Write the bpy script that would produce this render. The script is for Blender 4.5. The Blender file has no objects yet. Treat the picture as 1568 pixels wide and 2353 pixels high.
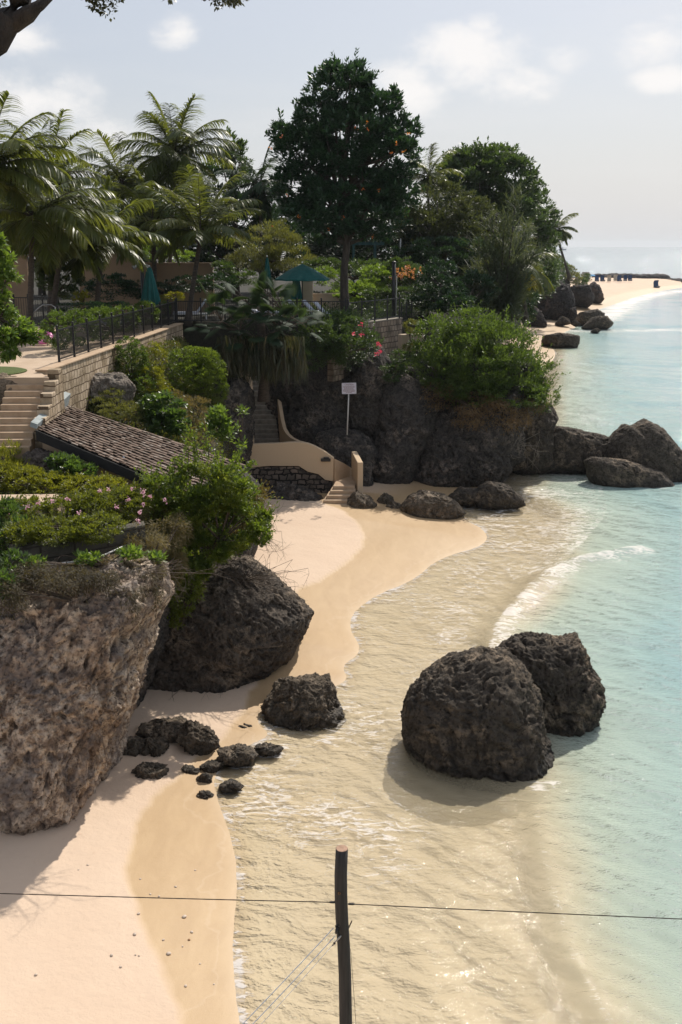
import bpy, math, random
import numpy as np
from mathutils import Vector, Matrix
R = math.radians
S = bpy.context.scene
COL = S.collection
rng = np.random.default_rng(7)
random.seed(7)

# ---------------------------------------------------------------- camera geometry
CX, CY, F, CZ, PITCH = 784.0, 1176.5, 2288.0, 12.0, R(15.0)
CAM = np.array([0.0, 0.0, CZ])
FWD = np.array([0, math.cos(PITCH), -math.sin(PITCH)])
UPV = np.array([0, math.sin(PITCH), math.cos(PITCH)])
RGT = np.array([1.0, 0, 0])
def ray(px, py): return FWD + RGT*((px-CX)/F) + UPV*((CY-py)/F)
def PZ(px, py, z=0.0):
    d = ray(px, py); return CAM + d*((z-CZ)/d[2])
def PY(px, py, Y):
    d = ray(px, py); return CAM + d*(Y/d[1])
def mpp(px, py, Y): return (Y/ray(px, py)[1])/F      # metres per reference pixel

# ---------------------------------------------------------------- tagging
def tag(o, label=None, cat=None, group=None, kind=None):
    if label: o['label'] = label
    if cat: o['category'] = cat
    if group: o['group'] = group
    if kind: o['kind'] = kind
    return o
def empty(name, loc=(0,0,0), rz=0.0, label=None, cat=None, group=None):
    o = bpy.data.objects.new(name, None); COL.objects.link(o)
    o.location = tuple(float(v) for v in loc); o.rotation_euler = (0,0,rz); o.empty_display_size = .2
    return tag(o, label, cat, group)
def mesh_np(name, V, Fc, mat, parent=None, smooth=False, attrs=None, fmat=None):
    """V (n,3) float, Fc (m,k) int all the same size"""
    V = np.asarray(V, dtype=np.float32); Fc = np.asarray(Fc, dtype=np.int32)
    me = bpy.data.meshes.new(name)
    me.vertices.add(len(V)); me.vertices.foreach_set('co', V.ravel())
    m, k = Fc.shape
    me.loops.add(m*k); me.loops.foreach_set('vertex_index', Fc.ravel())
    me.polygons.add(m)
    me.polygons.foreach_set('loop_start', np.arange(0, m*k, k, dtype=np.int32))
    me.polygons.foreach_set('loop_total', np.full(m, k, dtype=np.int32))
    me.update(calc_edges=True)
    if smooth: me.polygons.foreach_set('use_smooth', np.ones(m, dtype=bool))
    for a, v in (attrs or {}).items():
        at = me.attributes.new(a, 'FLOAT', 'POINT'); at.data.foreach_set('value', np.asarray(v, dtype=np.float32))
    mats = mat if isinstance(mat, (list, tuple)) else [mat]
    for mm in mats: me.materials.append(mm)
    if fmat is not None: me.polygons.foreach_set('material_index', np.asarray(fmat, dtype=np.int32))
    o = bpy.data.objects.new(name, me); COL.objects.link(o)
    if parent is not None: o.parent = parent
    return o
class MB:
    """collects boxes, bars, tubes; builds one mesh"""
    def __init__(s): s.v = []; s.f = []
    def add(s, vs, fs):
        b = len(s.v); s.v += [tuple(float(c) for c in v) for v in vs]; s.f += [tuple(b+i for i in f) for f in fs]; return s
    def box(s, c, d, rz=0.0, rx=0.0, ry=0.0):
        M = Matrix.Rotation(rz,3,'Z') @ Matrix.Rotation(ry,3,'Y') @ Matrix.Rotation(rx,3,'X')
        vs = []
        for k in (-1,1):
            for x, y in ((-1,-1),(1,-1),(1,1),(-1,1)):
                vs.append(Vector(c) + M @ Vector((x*d[0]/2, y*d[1]/2, k*d[2]/2)))
        return s.add(vs, [(0,3,2,1),(4,5,6,7),(0,1,5,4),(1,2,6,5),(2,3,7,6),(3,0,4,7)])
    def bar(s, a, b, w, h=None):
        a, b = Vector(a), Vector(b); h = h or w; d = (b-a).normalized()
        sd = d.cross(Vector((0,0,1)))
        sd = sd.normalized() if sd.length > 1e-4 else Vector((1,0,0))
        up = sd.cross(d).normalized(); vs = []
        for p in (a, b):
            for x, y in ((-1,-1),(1,-1),(1,1),(-1,1)): vs.append(p + sd*x*w/2 + up*y*h/2)
        return s.add(vs, [(0,3,2,1),(4,5,6,7),(0,1,5,4),(1,2,6,5),(2,3,7,6),(3,0,4,7)])
    def tube(s, pts, rads, n=8, cap=True):
        pts = [Vector(p) for p in pts]
        if not hasattr(rads, '__len__'): rads = [rads]*len(pts)
        b = len(s.v); ref = Vector((.31,.17,.93)).normalized()
        for i, p in enumerate(pts):
            d = (pts[min(i+1,len(pts)-1)] - pts[max(i-1,0)]).normalized()
            if abs(d.dot(ref)) > .95: ref2 = Vector((1,0,0))
            else: ref2 = ref
            u = d.cross(ref2).normalized(); w = d.cross(u)
            for k in range(n):
                a = 2*math.pi*k/n
                s.v.append(tuple(p + (u*math.cos(a)+w*math.sin(a))*rads[i]))
        for i in range(len(pts)-1):
            for k in range(n):
                k2 = (k+1) % n
                s.f.append((b+i*n+k, b+i*n+k2, b+(i+1)*n+k2, b+(i+1)*n+k))
        if cap:
            s.f.append(tuple(b+k for k in range(n))[::-1]); s.f.append(tuple(b+(len(pts)-1)*n+k for k in range(n)))
        return s
    def lathe(s, c, prof, n=16):
        b = len(s.v)
        for r, z in prof:
            for k in range(n):
                a = 2*math.pi*k/n; s.v.append((c[0]+r*math.cos(a), c[1]+r*math.sin(a), c[2]+z))
        for i in range(len(prof)-1):
            for k in range(n):
                k2 = (k+1) % n; s.f.append((b+i*n+k, b+i*n+k2, b+(i+1)*n+k2, b+(i+1)*n+k))
        s.f.append(tuple(b+k for k in range(n))[::-1]); s.f.append(tuple(b+(len(prof)-1)*n+k for k in range(n)))
        return s
    def prism(s, pts, off):
        """pts: closed polygon (3D), extruded by vector off"""
        n = len(pts); off = Vector(off); P = [Vector(p) for p in pts]
        return s.add(P + [p+off for p in P], [tuple(range(n))[::-1], tuple(range(n,2*n))] +
                     [(i,(i+1)%n,n+(i+1)%n,n+i) for i in range(n)])
    def ball(s, c, r, n=10):
        prof = [(max(.001,r*math.sin(math.pi*i/6)), -r*math.cos(math.pi*i/6)) for i in range(7)]
        return s.lathe(c, prof, n)
    def build(s, name, mat, parent=None, smooth=False, bevel=0.0):
        me = bpy.data.meshes.new(name); me.from_pydata(s.v, [], s.f)
        me.update(); me.materials.append(mat)
        if smooth:
            me.polygons.foreach_set('use_smooth', [True]*len(me.polygons))
        o = bpy.data.objects.new(name, me); COL.objects.link(o)
        if parent is not None: o.parent = parent
        if bevel:
            m = o.modifiers.new('bevel','BEVEL'); m.width = bevel; m.segments = 1; m.limit_method = 'ANGLE'
        return o

# ---------------------------------------------------------------- noise
_perm = rng.permutation(256).astype(np.int64); _perm = np.concatenate([_perm, _perm])
_g = rng.normal(size=(256,3)); _g /= np.linalg.norm(_g, axis=1)[:,None]
def perlin(P):
    P = np.asarray(P, float); i = np.floor(P).astype(np.int64); f = P - i; i &= 255
    u = f*f*f*(f*(f*6-15)+10); out = 0
    for dx in (0,1):
        wx = u[:,0] if dx else 1-u[:,0]
        for dy in (0,1):
            wy = u[:,1] if dy else 1-u[:,1]
            for dz in (0,1):
                wz = u[:,2] if dz else 1-u[:,2]
                h = _perm[_perm[_perm[(i[:,0]+dx)&255]+((i[:,1]+dy)&255)]+((i[:,2]+dz)&255)]
                g = _g[h]
                out = out + wx*wy*wz*(g[:,0]*(f[:,0]-dx)+g[:,1]*(f[:,1]-dy)+g[:,2]*(f[:,2]-dz))
    return out
def fbm(P, octv=4, gain=.5, ridged=False):
    a, s, o = 1.0, 0.0, 0
    P = np.asarray(P, float)
    for k in range(octv):
        n = perlin(P*(2.03**k) + 17.3*k)
        if ridged: n = .35-abs(n)*1.4
        s = s + a*n; o += a; a *= gain
    return s
def sstep(a, b, x):
    t = np.clip((x-a)/(b-a), 0, 1); return t*t*(3-2*t)
def seg_dist(X, Y, pl, closed=False):
    """distance of points to polyline pl"""
    pl = np.asarray(pl, float)[:, :2]; best = np.full(X.shape, 1e18)
    n = len(pl)
    for i in range(n if closed else n-1):
        a = pl[i]; b = pl[(i+1)%n]; d = b-a; L = max(d@d, 1e-12)
        t = np.clip(((X-a[0])*d[0]+(Y-a[1])*d[1])/L, 0, 1)
        best = np.minimum(best, (X-a[0]-t*d[0])**2+(Y-a[1]-t*d[1])**2)
    return np.sqrt(best)
def inside(X, Y, pl):
    pl = np.asarray(pl, float)[:, :2]; r = np.zeros(X.shape, bool); n = len(pl); j = n-1
    for i in range(n):
        xi, yi = pl[i]; xj, yj = pl[j]
        c = ((yi > Y) != (yj > Y)) & (X < (xj-xi)*(Y-yi)/((yj-yi) if yj != yi else 1e-12)+xi)
        r ^= c; j = i
    return r
def sdist(X, Y, pl):                                  # >0 inside
    d = seg_dist(X, Y, pl, True); return np.where(inside(X, Y, pl), d, -d)
def smooth_poly(pl, it=2):
    pl = [np.array(p[:2], float) for p in pl]
    for _ in range(it):
        q = []
        for i in range(len(pl)-1):
            q += [pl[i]*.75+pl[i+1]*.25, pl[i]*.25+pl[i+1]*.75]
        pl = [pl[0]]+q+[pl[-1]]
    return pl
# ---------------------------------------------------------------- materials
MATS = {}
def nt(name):
    m = bpy.data.materials.new(name); m.use_nodes = True; t = m.node_tree
    t.nodes.clear(); out = t.nodes.new('ShaderNodeOutputMaterial'); MATS[name] = m
    return m, t, out
class N:
    """tiny node-building helper"""
    def __init__(s, t): s.t = t
    def n(s, typ, **kw):
        nd = s.t.nodes.new(typ); ins = kw.pop('ins', {})
        for k, v in kw.items(): setattr(nd, k, v)
        for k, v in ins.items():
            if isinstance(v, bpy.types.NodeSocket): s.t.links.new(v, nd.inputs[k])
            else: nd.inputs[k].default_value = v
        return nd
    def link(s, a, b): s.t.links.new(a, b)
    def pos(s): return s.n('ShaderNodeNewGeometry').outputs['Position']
    def map(s, vec, scale=(1,1,1), rot=(0,0,0)):
        return s.n('ShaderNodeMapping', ins={'Vector': vec, 'Scale': scale, 'Rotation': rot}).outputs[0]
    def noise(s, vec, scale, detail=4, rough=.55, dist=0.0):
        return s.n('ShaderNodeTexNoise', ins={'Vector': vec, 'Scale': scale, 'Detail': detail, 'Roughness': rough, 'Distortion': dist}).outputs[0]
    def voro(s, vec, scale, feature='F1', rnd=1.0):
        nd = s.n('ShaderNodeTexVoronoi', feature=feature, ins={'Vector': vec, 'Scale': scale, 'Randomness': rnd}); return nd.outputs[0]
    def ramp(s, fac, stops, interp='LINEAR'):
        nd = s.n('ShaderNodeValToRGB', ins={0: fac}); cr = nd.color_ramp; cr.interpolation = interp
        while len(cr.elements) < len(stops): cr.elements.new(.5)
        for e, (p, c) in zip(cr.elements, stops):
            e.position = p; e.color = (c, c, c, 1) if not hasattr(c, '__len__') else (*c, 1)
        return nd.outputs[0]
    def math(s, op, a, b=0.0, c=None, clamp=False):
        ins = {0: a, 1: b}
        if c is not None: ins[2] = c
        return s.n('ShaderNodeMath', operation=op, use_clamp=clamp, ins=ins).outputs[0]
    def mix(s, fac, a, b, blend='MIX'):
        nd = s.t.nodes.new('ShaderNodeMix'); nd.data_type = 'RGBA'; nd.blend_type = blend
        for i, v in ((0, fac), (6, a), (7, b)):
            if isinstance(v, bpy.types.NodeSocket): s.t.links.new(v, nd.inputs[i])
            elif i == 0: nd.inputs[0].default_value = v
            else: nd.inputs[i].default_value = (*v, 1)
        return nd.outputs[2]
    def attr(s, name): return s.n('ShaderNodeAttribute', attribute_name=name).outputs['Fac']
    def smooth(s, x, a, b):
        return s.n('ShaderNodeMapRange', interpolation_type='SMOOTHSTEP', ins={0: x, 1: a, 2: b, 3: 0.0, 4: 1.0}).outputs[0]
    def bump(s, h, strength=.5, dist=.02, normal=None):
        ins = {'Height': h, 'Strength': strength, 'Distance': dist}
        if normal is not None: ins['Normal'] = normal
        return s.n('ShaderNodeBump', ins=ins).outputs[0]

def simple(name, c1, c2=None, scale=4.0, rough=.75, bump=.3, bdist=.01, metal=0.0, streak=(1,1,1), spec=.4, stops=(.35,.65)):
    m, t, out = nt(name); k = N(t); p = k.map(k.pos(), streak)
    c2 = c2 or tuple(v*.7 for v in c1)
    f = k.noise(p, scale, 6, .6)
    col = k.ramp(f, [(stops[0], c2), (stops[1], c1)])
    b = k.n('ShaderNodeBsdfPrincipled', ins={'Base Color': col, 'Roughness': rough, 'Metallic': metal, 'Specular IOR Level': spec})
    if bump:
        k.link(k.bump(k.noise(p, scale*6, 4, .6), bump, bdist), b.inputs['Normal'])
    k.link(b.outputs[0], out.inputs[0]); return m

def leafmat(name, c1, c2, c3=None, trans=.35, rough=.45, spec=.5):
    """leaf: per-leaf shade (attribute rnd) and slow patches through the plant"""
    m, t, out = nt(name); k = N(t)
    r = k.attr('rnd'); c3 = c3 or c2
    col = k.ramp(r, [(0.0, c1), (.6, c2), (1.0, c3)])
    pt = k.noise(k.pos(), 1.1, 2)
    col = k.mix(k.ramp(pt, [(.35, 0.0), (.65, .55)]), col, c2)
    b = k.n('ShaderNodeBsdfPrincipled', ins={'Base Color': col, 'Roughness': rough, 'Specular IOR Level': spec})
    tr = k.n('ShaderNodeBsdfTranslucent', ins={'Color': k.mix(.5, col, tuple(min(.8,v) for v in (c2[0]*4.2+.03, c2[1]*3.6+.03, c2[2]*1.2)))})
    mx = k.n('ShaderNodeMixShader', ins={0: trans, 1: b.outputs[0], 2: tr.outputs[0]})
    k.link(mx.outputs[0], out.inputs[0]); return m

def rockmat(name, dark, mid, light, lightamt=.35, wet=True, scale=1.0, pit=1.0):
    m, t, out = nt(name); k = N(t); p = k.pos()
    n1 = k.noise(p, .55*scale, 5, .6, .4)
    n2 = k.noise(p, 3.2*scale, 8, .68, .3)
    n3 = k.noise(p, 11*scale, 6, .7)
    v = k.voro(k.n('ShaderNodeVectorMath', operation='ADD', ins={0: p, 1: k.n('ShaderNodeTexNoise', ins={'Vector': p, 'Scale': 2.0}).outputs[1]}).outputs[0], 3.4*scale)
    col = k.ramp(n2, [(.3, dark), (.56, mid)])
    pat = k.math('MULTIPLY', k.smooth(n1, .62-lightamt*.4, .8-lightamt*.4), k.smooth(n2, .42, .62))
    col = k.mix(pat, col, light)
    if name.startswith('tan'):
        col = k.mix(k.math('MULTIPLY', k.smooth(k.noise(p, .9, 4, .6, .8), .46, .62), .7), col, (.20,.175,.165))
    pits = k.smooth(n3, .3, .55)
    col = k.mix(pits, tuple(c*.55 for c in dark), col)
    rough = .9
    if wet:
        z = k.n('ShaderNodeSeparateXYZ', ins={0: p}).outputs[2]
        zz = k.math('ADD', z, k.math('MULTIPLY', n2, .5))
        w = k.smooth(zz, .75, .35)
        col = k.mix(k.math('MULTIPLY', w, .6), col, tuple(c*.45 for c in dark))
        rough = k.math('SUBTRACT', .9, k.math('MULTIPLY', w, .45))
    b = k.n('ShaderNodeBsdfPrincipled', ins={'Base Color': col, 'Roughness': rough, 'Specular IOR Level': .35})
    h = k.math('ADD', k.math('MULTIPLY', n2, 1.0), k.math('MULTIPLY', n3, .45))
    h = k.math('ADD', h, k.math('MULTIPLY', v, .5*pit))
    k.link(k.bump(h, 1.0, .16/scale), b.inputs['Normal'])
    k.link(b.outputs[0], out.inputs[0]); return m

def blockmat(name, c1, c2, mortar, w, h, horiz='xy', rot=0.0, gap=.02, stain=(.08,.07,.06), jit=.05):
    """masonry: brick texture laid along the wall (u = distance along, v = height)"""
    m, t, out = nt(name); k = N(t); p = k.pos()
    q = k.n('ShaderNodeVectorRotate', rotation_type='Z_AXIS', ins={'Vector': p, 'Angle': -rot}).outputs[0]
    sx = k.n('ShaderNodeSeparateXYZ', ins={0: q})
    uv = k.n('ShaderNodeCombineXYZ', ins={0: sx.outputs[0], 1: sx.outputs[2]}).outputs[0]
    dz = k.n('ShaderNodeVectorMath', operation='SCALE', ins={0: k.n('ShaderNodeTexNoise', ins={'Vector': p, 'Scale': 2.5}).outputs[1], 'Scale': jit}).outputs[0]
    uv = k.n('ShaderNodeVectorMath', operation='ADD', ins={0: uv, 1: dz}).outputs[0]
    br = k.n('ShaderNodeTexBrick', ins={'Vector': uv, 'Color1': (*c1,1), 'Color2': (*c2,1), 'Mortar': (*mortar,1), 'Scale': 1.0, 'Mortar Size': gap, 'Brick Width': w, 'Row Height': h, 'Mortar Smooth': .3, 'Bias': 0.0})
    st = k.noise(p, 1.3, 6, .65)
    col = k.mix(k.smooth(st, .42, .70), br.outputs[0], stain)
    b = k.n('ShaderNodeBsdfPrincipled', ins={'Base Color': col, 'Roughness': .9, 'Specular IOR Level': .2})
    hh = k.math('SUBTRACT', k.math('MULTIPLY', k.noise(p, 9, 6, .65), .6), br.outputs[1])
    k.link(k.bump(hh, .9, .04), b.inputs['Normal'])
    k.link(b.outputs[0], out.inputs[0]); return m

ROCK_D = rockmat('dark_limestone', (.03,.026,.022), (.125,.10,.078), (.36,.28,.20), .40)
ROCK_SEA = rockmat('sea_limestone', (.026,.022,.018), (.10,.08,.06), (.32,.245,.17), .36)
ROCK_CLIFF = rockmat('cliff_limestone', (.018,.017,.016), (.085,.074,.065), (.28,.225,.18), .34)
ROCK_TAN = rockmat('tan_limestone', (.10,.07,.055), (.45,.33,.24), (.78,.64,.50), .70, wet=False, pit=1.4)  # base tones lightened to carry light bounced up from the sand
ROCK_BEACH = rockmat('beach_limestone', (.035,.028,.02), (.14,.11,.078), (.36,.28,.20), .4, scale=1.8)
ROCK_FAR = rockmat('far_limestone', (.02,.019,.02), (.065,.055,.052), (.17,.12,.10), .3, scale=.4)
PLASTER = simple('ochre_plaster', (.56,.41,.27), (.48,.345,.22), 2.2, .9, .15, .01)
PLASTER_OLD = simple('aged_ochre_plaster', (.57,.43,.285), (.62,.50,.38), 3.0, .9, .3, .02, stops=(.22,.30))
CONC_STEP = simple('tan_step_concrete', (.50,.37,.25), (.40,.28,.18), 3.0, .9, .3, .01)
CONC_GREY = simple('grey_step_concrete', (.34,.30,.24), (.20,.18,.15), 3.5, .9, .4, .02)
PATIO = simple('patio_screed', (.52,.40,.29), (.44,.33,.23), 1.5, .92, .2, .01)
WALLTAN = simple('tan_wall_paint', (.31,.215,.135), (.26,.18,.115), 1.0, .9, .1, .01)
CREAM = simple('cream_wall_paint', (.52,.42,.31), (.46,.36,.26), 1.5, .9, .1, .01)
BLACKM = simple('black_metal', (.012,.013,.015), (.02,.02,.022), 8, .45, .1, .002)
STEEL = simple('brushed_steel', (.42,.42,.42), (.3,.3,.3), 20, .3, .1, .002, metal=.8)
WHITEP = simple('white_paint', (.78,.78,.78), (.6,.59,.57), 9, .6, .1, .003)
PVC = simple('white_conduit', (.68,.68,.68), (.5,.5,.49), 9, .5, .1, .003)
GREENF = simple('teal_canvas', (.010,.105,.098), (.007,.08,.078), 6, .85, .2, .01)
CUSH = simple('pale_cushion', (.52,.55,.62), (.44,.47,.55), 8, .9, .1, .005)
BARK = simple('grey_bark', (.10,.082,.066), (.045,.037,.03), 6, .95, .9, .03, streak=(1,1,.35))
BARK_D = simple('dark_bark', (.055,.047,.042), (.022,.019,.018), 7, .95, 1.0, .04, streak=(1,1,.4))
PALMB = simple('palm_bark', (.11,.09,.072), (.05,.041,.034), 9, .95, 1.0, .03, streak=(.4,.4,3.5))
POSTW = simple('weathered_post_wood', (.052,.048,.045), (.024,.023,.022), 9, .8, .6, .006, streak=(3.5,3.5,.15))
ROPEM = simple('dark_rope', (.06,.045,.035), (.025,.02,.017), 60, .9, .5, .002)
CORD = simple('blue_white_cord', (.55,.60,.66), (.42,.47,.54), 30, .7, .2, .001)
BRASS = simple('rusty_bolt', (.35,.2,.09), (.12,.05,.03), 40, .5, .3, .001, metal=.5)
BLUEC = simple('blue_canvas', (.018,.05,.13), (.012,.035,.10), 3, .85, .1, .01)
SIGNW = simple('sign_white', (.66,.64,.72), (.6,.58,.66), 6, .6, .05, .001)
SIGNR = simple('sign_lettering', (.16,.03,.04), (.13,.03,.035), 6, .7, 0)
PINKF = simple('pink_float', (.75,.16,.45), (.85,.4,.6), 6, .4, 0)
SHELL = simple('shell_white', (.60,.50,.40), (.42,.33,.26), 40, .6, .2, .002)
TWIG = simple('brown_twig', (.10,.075,.055), (.05,.037,.028), 12, .9, .3, .002)
PALETWIG = simple('pale_root', (.30,.26,.21), (.17,.14,.11), 12, .9, .3, .002)
FLOORW = simple('far_white_timber', (.42,.38,.32), (.3,.27,.23), 2, .8, 0)
TEALP = simple('teal_painted_timber', (.03,.085,.085), (.02,.06,.06), 2, .8, 0)
SEALANT = simple('grey_sealant', (.36,.40,.40), (.24,.27,.27), 3, .8, .2, .01)
MAROON = simple('fascia_paint', (.013,.012,.012), (.02,.018,.017), 4, .8, .1, .005)
BLOCK_T = blockmat('pale_stone_block', (.56,.45,.33), (.40,.31,.21), (.13,.09,.06), .30, .29, rot=R(90-4.5), stain=(.16,.115,.065), jit=.09)
BLOCK_R = blockmat('right_wall_block', (.36,.29,.22), (.25,.195,.15), (.06,.05,.04), .31, .30, rot=R(47), stain=(.10,.085,.065))
BLOCK_P = blockmat('planter_block', (.13,.12,.10), (.08,.075,.065), (.06,.05,.045), .62, .30, rot=R(0), stain=(.05,.048,.04))  # wall's shade put into the dark block tones; stains are its own
RUBBLE = blockmat('rubble_masonry', (.22,.17,.135), (.10,.085,.07), (.018,.016,.015), .36, .24, rot=R(5), gap=.04, stain=(.05,.042,.036), jit=.35)

L_TREE = leafmat('flame_tree_leaf', (.010,.032,.018), (.018,.055,.024), (.035,.085,.028), .22)
L_DARK = leafmat('dark_evergreen_leaf', (.008,.026,.013), (.016,.046,.020), (.03,.07,.03), .2)
L_MID = leafmat('mid_green_leaf', (.018,.044,.016), (.038,.072,.025), (.08,.115,.035), .35)
L_LIGHT = leafmat('light_green_leaf', (.05,.10,.02), (.10,.17,.035), (.19,.25,.06), .4)
L_BUSH = leafmat('seagrape_leaf', (.016,.04,.014), (.05,.09,.02), (.14,.19,.04), .45)
L_OLIVE = leafmat('olive_leaf', (.045,.06,.02), (.10,.115,.04), (.16,.17,.07), .35, rough=.6)
L_YEL = leafmat('yellow_green_leaf', (.08,.10,.015), (.17,.18,.025), (.30,.28,.05), .4)
L_VINE = leafmat('vine_leaf', (.024,.052,.013), (.075,.12,.02), (.17,.21,.035), .5)
L_CAS = leafmat('casuarina_leaf', (.03,.045,.028), (.055,.075,.045), (.09,.11,.065), .3, rough=.7)
L_PALM = leafmat('palm_leaf', (.035,.062,.016), (.085,.11,.03), (.26,.25,.08), .42, rough=.40, spec=.5)
L_PALMY = leafmat('yellow_palm_leaf', (.30,.24,.02), (.42,.33,.03), (.5,.38,.06), .4)
L_FAN = leafmat('fan_palm_leaf', (.012,.030,.016), (.026,.052,.026), (.05,.08,.04), .28, rough=.65, spec=.2)
L_DEAD = leafmat('dead_leaf', (.07,.045,.022), (.14,.09,.045), (.22,.15,.08), .3, rough=.8)
L_BROWN = leafmat('dry_grass', (.07,.06,.03), (.13,.11,.05), (.20,.17,.09), .3, rough=.8)
L_PINK = leafmat('pink_petal', (.75,.25,.45), (.85,.42,.58), (.9,.6,.6), .35)
L_RED = leafmat('red_petal', (.75,.03,.10), (.85,.05,.16), (.9,.10,.25), .35)
L_ORANGE = leafmat('orange_petal', (.75,.10,.02), (.85,.17,.04), (.85,.25,.15), .35)
L_CORAL = leafmat('coral_petal', (.55,.10,.05), (.65,.17,.09), (.7,.22,.2), .35)
L_OVER = leafmat('overhead_leaf', (.014,.02,.012), (.028,.036,.018), (.045,.055,.028), .25)
L_YEL2 = leafmat('clipped_hedge_leaf', (.05,.075,.012), (.13,.15,.02), (.24,.24,.035), .45)
L_MIDB = leafmat('broad_leaf', (.02,.05,.016), (.045,.09,.025), (.11,.16,.035), .45, rough=.34, spec=.7)
L_VINEY = leafmat('yellow_vine_leaf', (.05,.085,.012), (.11,.15,.02), (.20,.22,.035), .4)
L_DEADG = leafmat('half_dead_vine_leaf', (.06,.045,.02), (.12,.10,.03), (.17,.17,.05), .35)
L_DRYG = leafmat('brushy_leaf', (.045,.045,.018), (.085,.085,.03), (.13,.12,.05), .3, rough=.7)
L_PH = leafmat('flower_hedge_leaf', (.03,.055,.012), (.09,.115,.02), (.2,.21,.04), .45)
L_OLIVED = leafmat('dull_olive_leaf', (.022,.036,.015), (.045,.06,.022), (.08,.095,.035), .3, rough=.6)
# ---------------------------------------------------------------- lie of the land
def zpts(l, z=0.0): return [PZ(x, y, z)[:2] for x, y in l]
SHORE = smooth_poly(zpts([(640,2900),(600,2600),(565,2353),(545,2180),(562,2020),(540,1910),(508,1835),(500,1775),(560,1725),
    (640,1690),(590,1655),(660,1615),(750,1592),(812,1565),(792,1530),(845,1500),(800,1428),(862,1372),(960,1335),(1010,1285),
    (1130,1252),(1118,1214),(1060,1192),(1075,1150),(1165,1108)])+
    [np.array(p) for p in [(11,58),(13.5,70),(17,90),(21.5,103)]]+
    zpts([(1283,812),(1262,790),(1295,765),(1335,748),(1345,722),(1400,704),(1480,676),(1568,660),(1640,655),(1640,647)]), 2)
LAND = list(SHORE)+[np.array(p) for p in [PZ(1400,642)[:2], PZ(1340,640)[:2], (40,420), (-900,900), (-900,-60), (-20,-60), (-3,-20)]]
DRYL = smooth_poly(zpts([(520,2900),(460,2500),(412,2353),(365,2220),(292,2060),(290,1980),(330,1870),(400,1790),(500,1712),
    (560,1640),(600,1560),(640,1420),(682,1368),(760,1338),(848,1262),(800,1203),(735,1182),(700,1150)]), 2)
DRY = list(DRYL)+[np.array(p) for p in [(-10,60),(-200,60),(-200,-60),(-10,-60)]]
CREST = smooth_poly(zpts([(1085,1560),(1130,1500),(1150,1432),(1205,1370),(1245,1330),(1300,1295),(1400,1275),(1470,1262)]), 2)
RIPL = smooth_poly(zpts([(1235,1870),(1248,1960),(1290,2120),(1330,2240),(1400,2353)]), 2)
LAYERS = [  # polygon, height, width of the drop
 ([(-60,36.0),(-12,36.0),(-11.2,44),(-10.4,55.6),(0.6,53.9),(2.6,56.6),(5,60),(7.5,66),(11,85),(16,110),(22,133),(28,160),(38,176),(41,192),(38,215),(-40,300),(-300,420),(-300,36)], 8.0, 1.3),
 ([(-60,32.4),(-11.2,32.4),(-11.2,37),(-60,37)], 7.9, .2),
 ([(2,54.2),(7.5,54.6),(10.4,56),(11,59),(9,66),(1,60),(0,56)], 5.6, 2.2),
 ([(-60,22.5),(-9,22.5),(-8.2,23.5),(-7.6,27),(-7.0,30.5),(-5.4,34.5),(-5.2,38),(-5.4,43),(-5.2,50),(-9,54),(-60,54)], 4.9, 1.0),
 ([(-60,26.5),(-10.6,26.5),(-10.4,29),(-10.8,35.5),(-8,37.2),(-6.4,37.2),(-6.6,41),(-6.6,47),(-7.8,54),(-60,54)], 5.75, 1.6),
 ([(-60,36.4),(-9.9,36.4),(-8.9,41),(-7.6,46),(-8.8,54),(-60,54)], 7.1, 1.4),
]
def ground_z(X, Y):
    d = sdist(X, Y, LAND)
    n = perlin(np.stack([X*.25, Y*.25, X*0], 1))*.10
    near = Y < 70
    z = np.where(d > 0, 1.5*(1-np.exp(-d/13.0)), np.where(d > -7, .075*d, -.525+(d+7)*.16))
    z = np.where(d < -30, -4.2+(d+30)*.02, z)
    z = np.maximum(z, -9) + n*np.clip(d*.3, 0, 1)*np.where(near, 1, 1.5)
    lay = np.zeros_like(z)
    for pl, h, w in LAYERS:
        s = sstep(-w, 0, sdist(X, Y, pl))
        zz = z + (h-z)*s; lay = np.maximum(lay, np.where(h > z+.3, s, 0)); z = np.maximum(z, zz)
    return z, d, lay
def polar_grid(angs, rads):
    A, Rr = np.meshgrid(np.radians(angs), rads)
    X = (np.sin(A)*Rr).ravel(); Y = (np.cos(A)*Rr).ravel()
    na, nr = len(angs), len(rads)
    i = np.arange(nr-1)[:,None]*na + np.arange(na-1)[None,:]; i = i.ravel()
    return X, Y, np.stack([i, i+na, i+na+1, i+1], 1)[:, ::-1]
def steps(segs):
    out = []
    for a, b, n, geo in segs:
        out += list(np.geomspace(a, b, n, endpoint=False) if geo else np.linspace(a, b, n, endpoint=False))
    return np.array(out)
angs = np.concatenate([np.arange(-180,-24,4.), np.arange(-24,24,.16), np.arange(24,180.1,4.)])
rads = steps([(.5,10,8,0),(10,62,330,1),(62,420,150,1),(420,9500,30,1)])
X, Y, Fc = polar_grid(angs, rads)
Zg, Dg, Lg = ground_z(X, Y)
wetn = perlin(np.stack([X*.7, Y*.7, X*0+5], 1))
wet = np.where(Y < 46.5, sstep(.10, -.10, sdist(X, Y, DRY)+wetn*.22+.10*perlin(np.stack([X*2.6, Y*2.6, X*0+8], 1))), sstep(6, 2.5, Dg))
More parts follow.
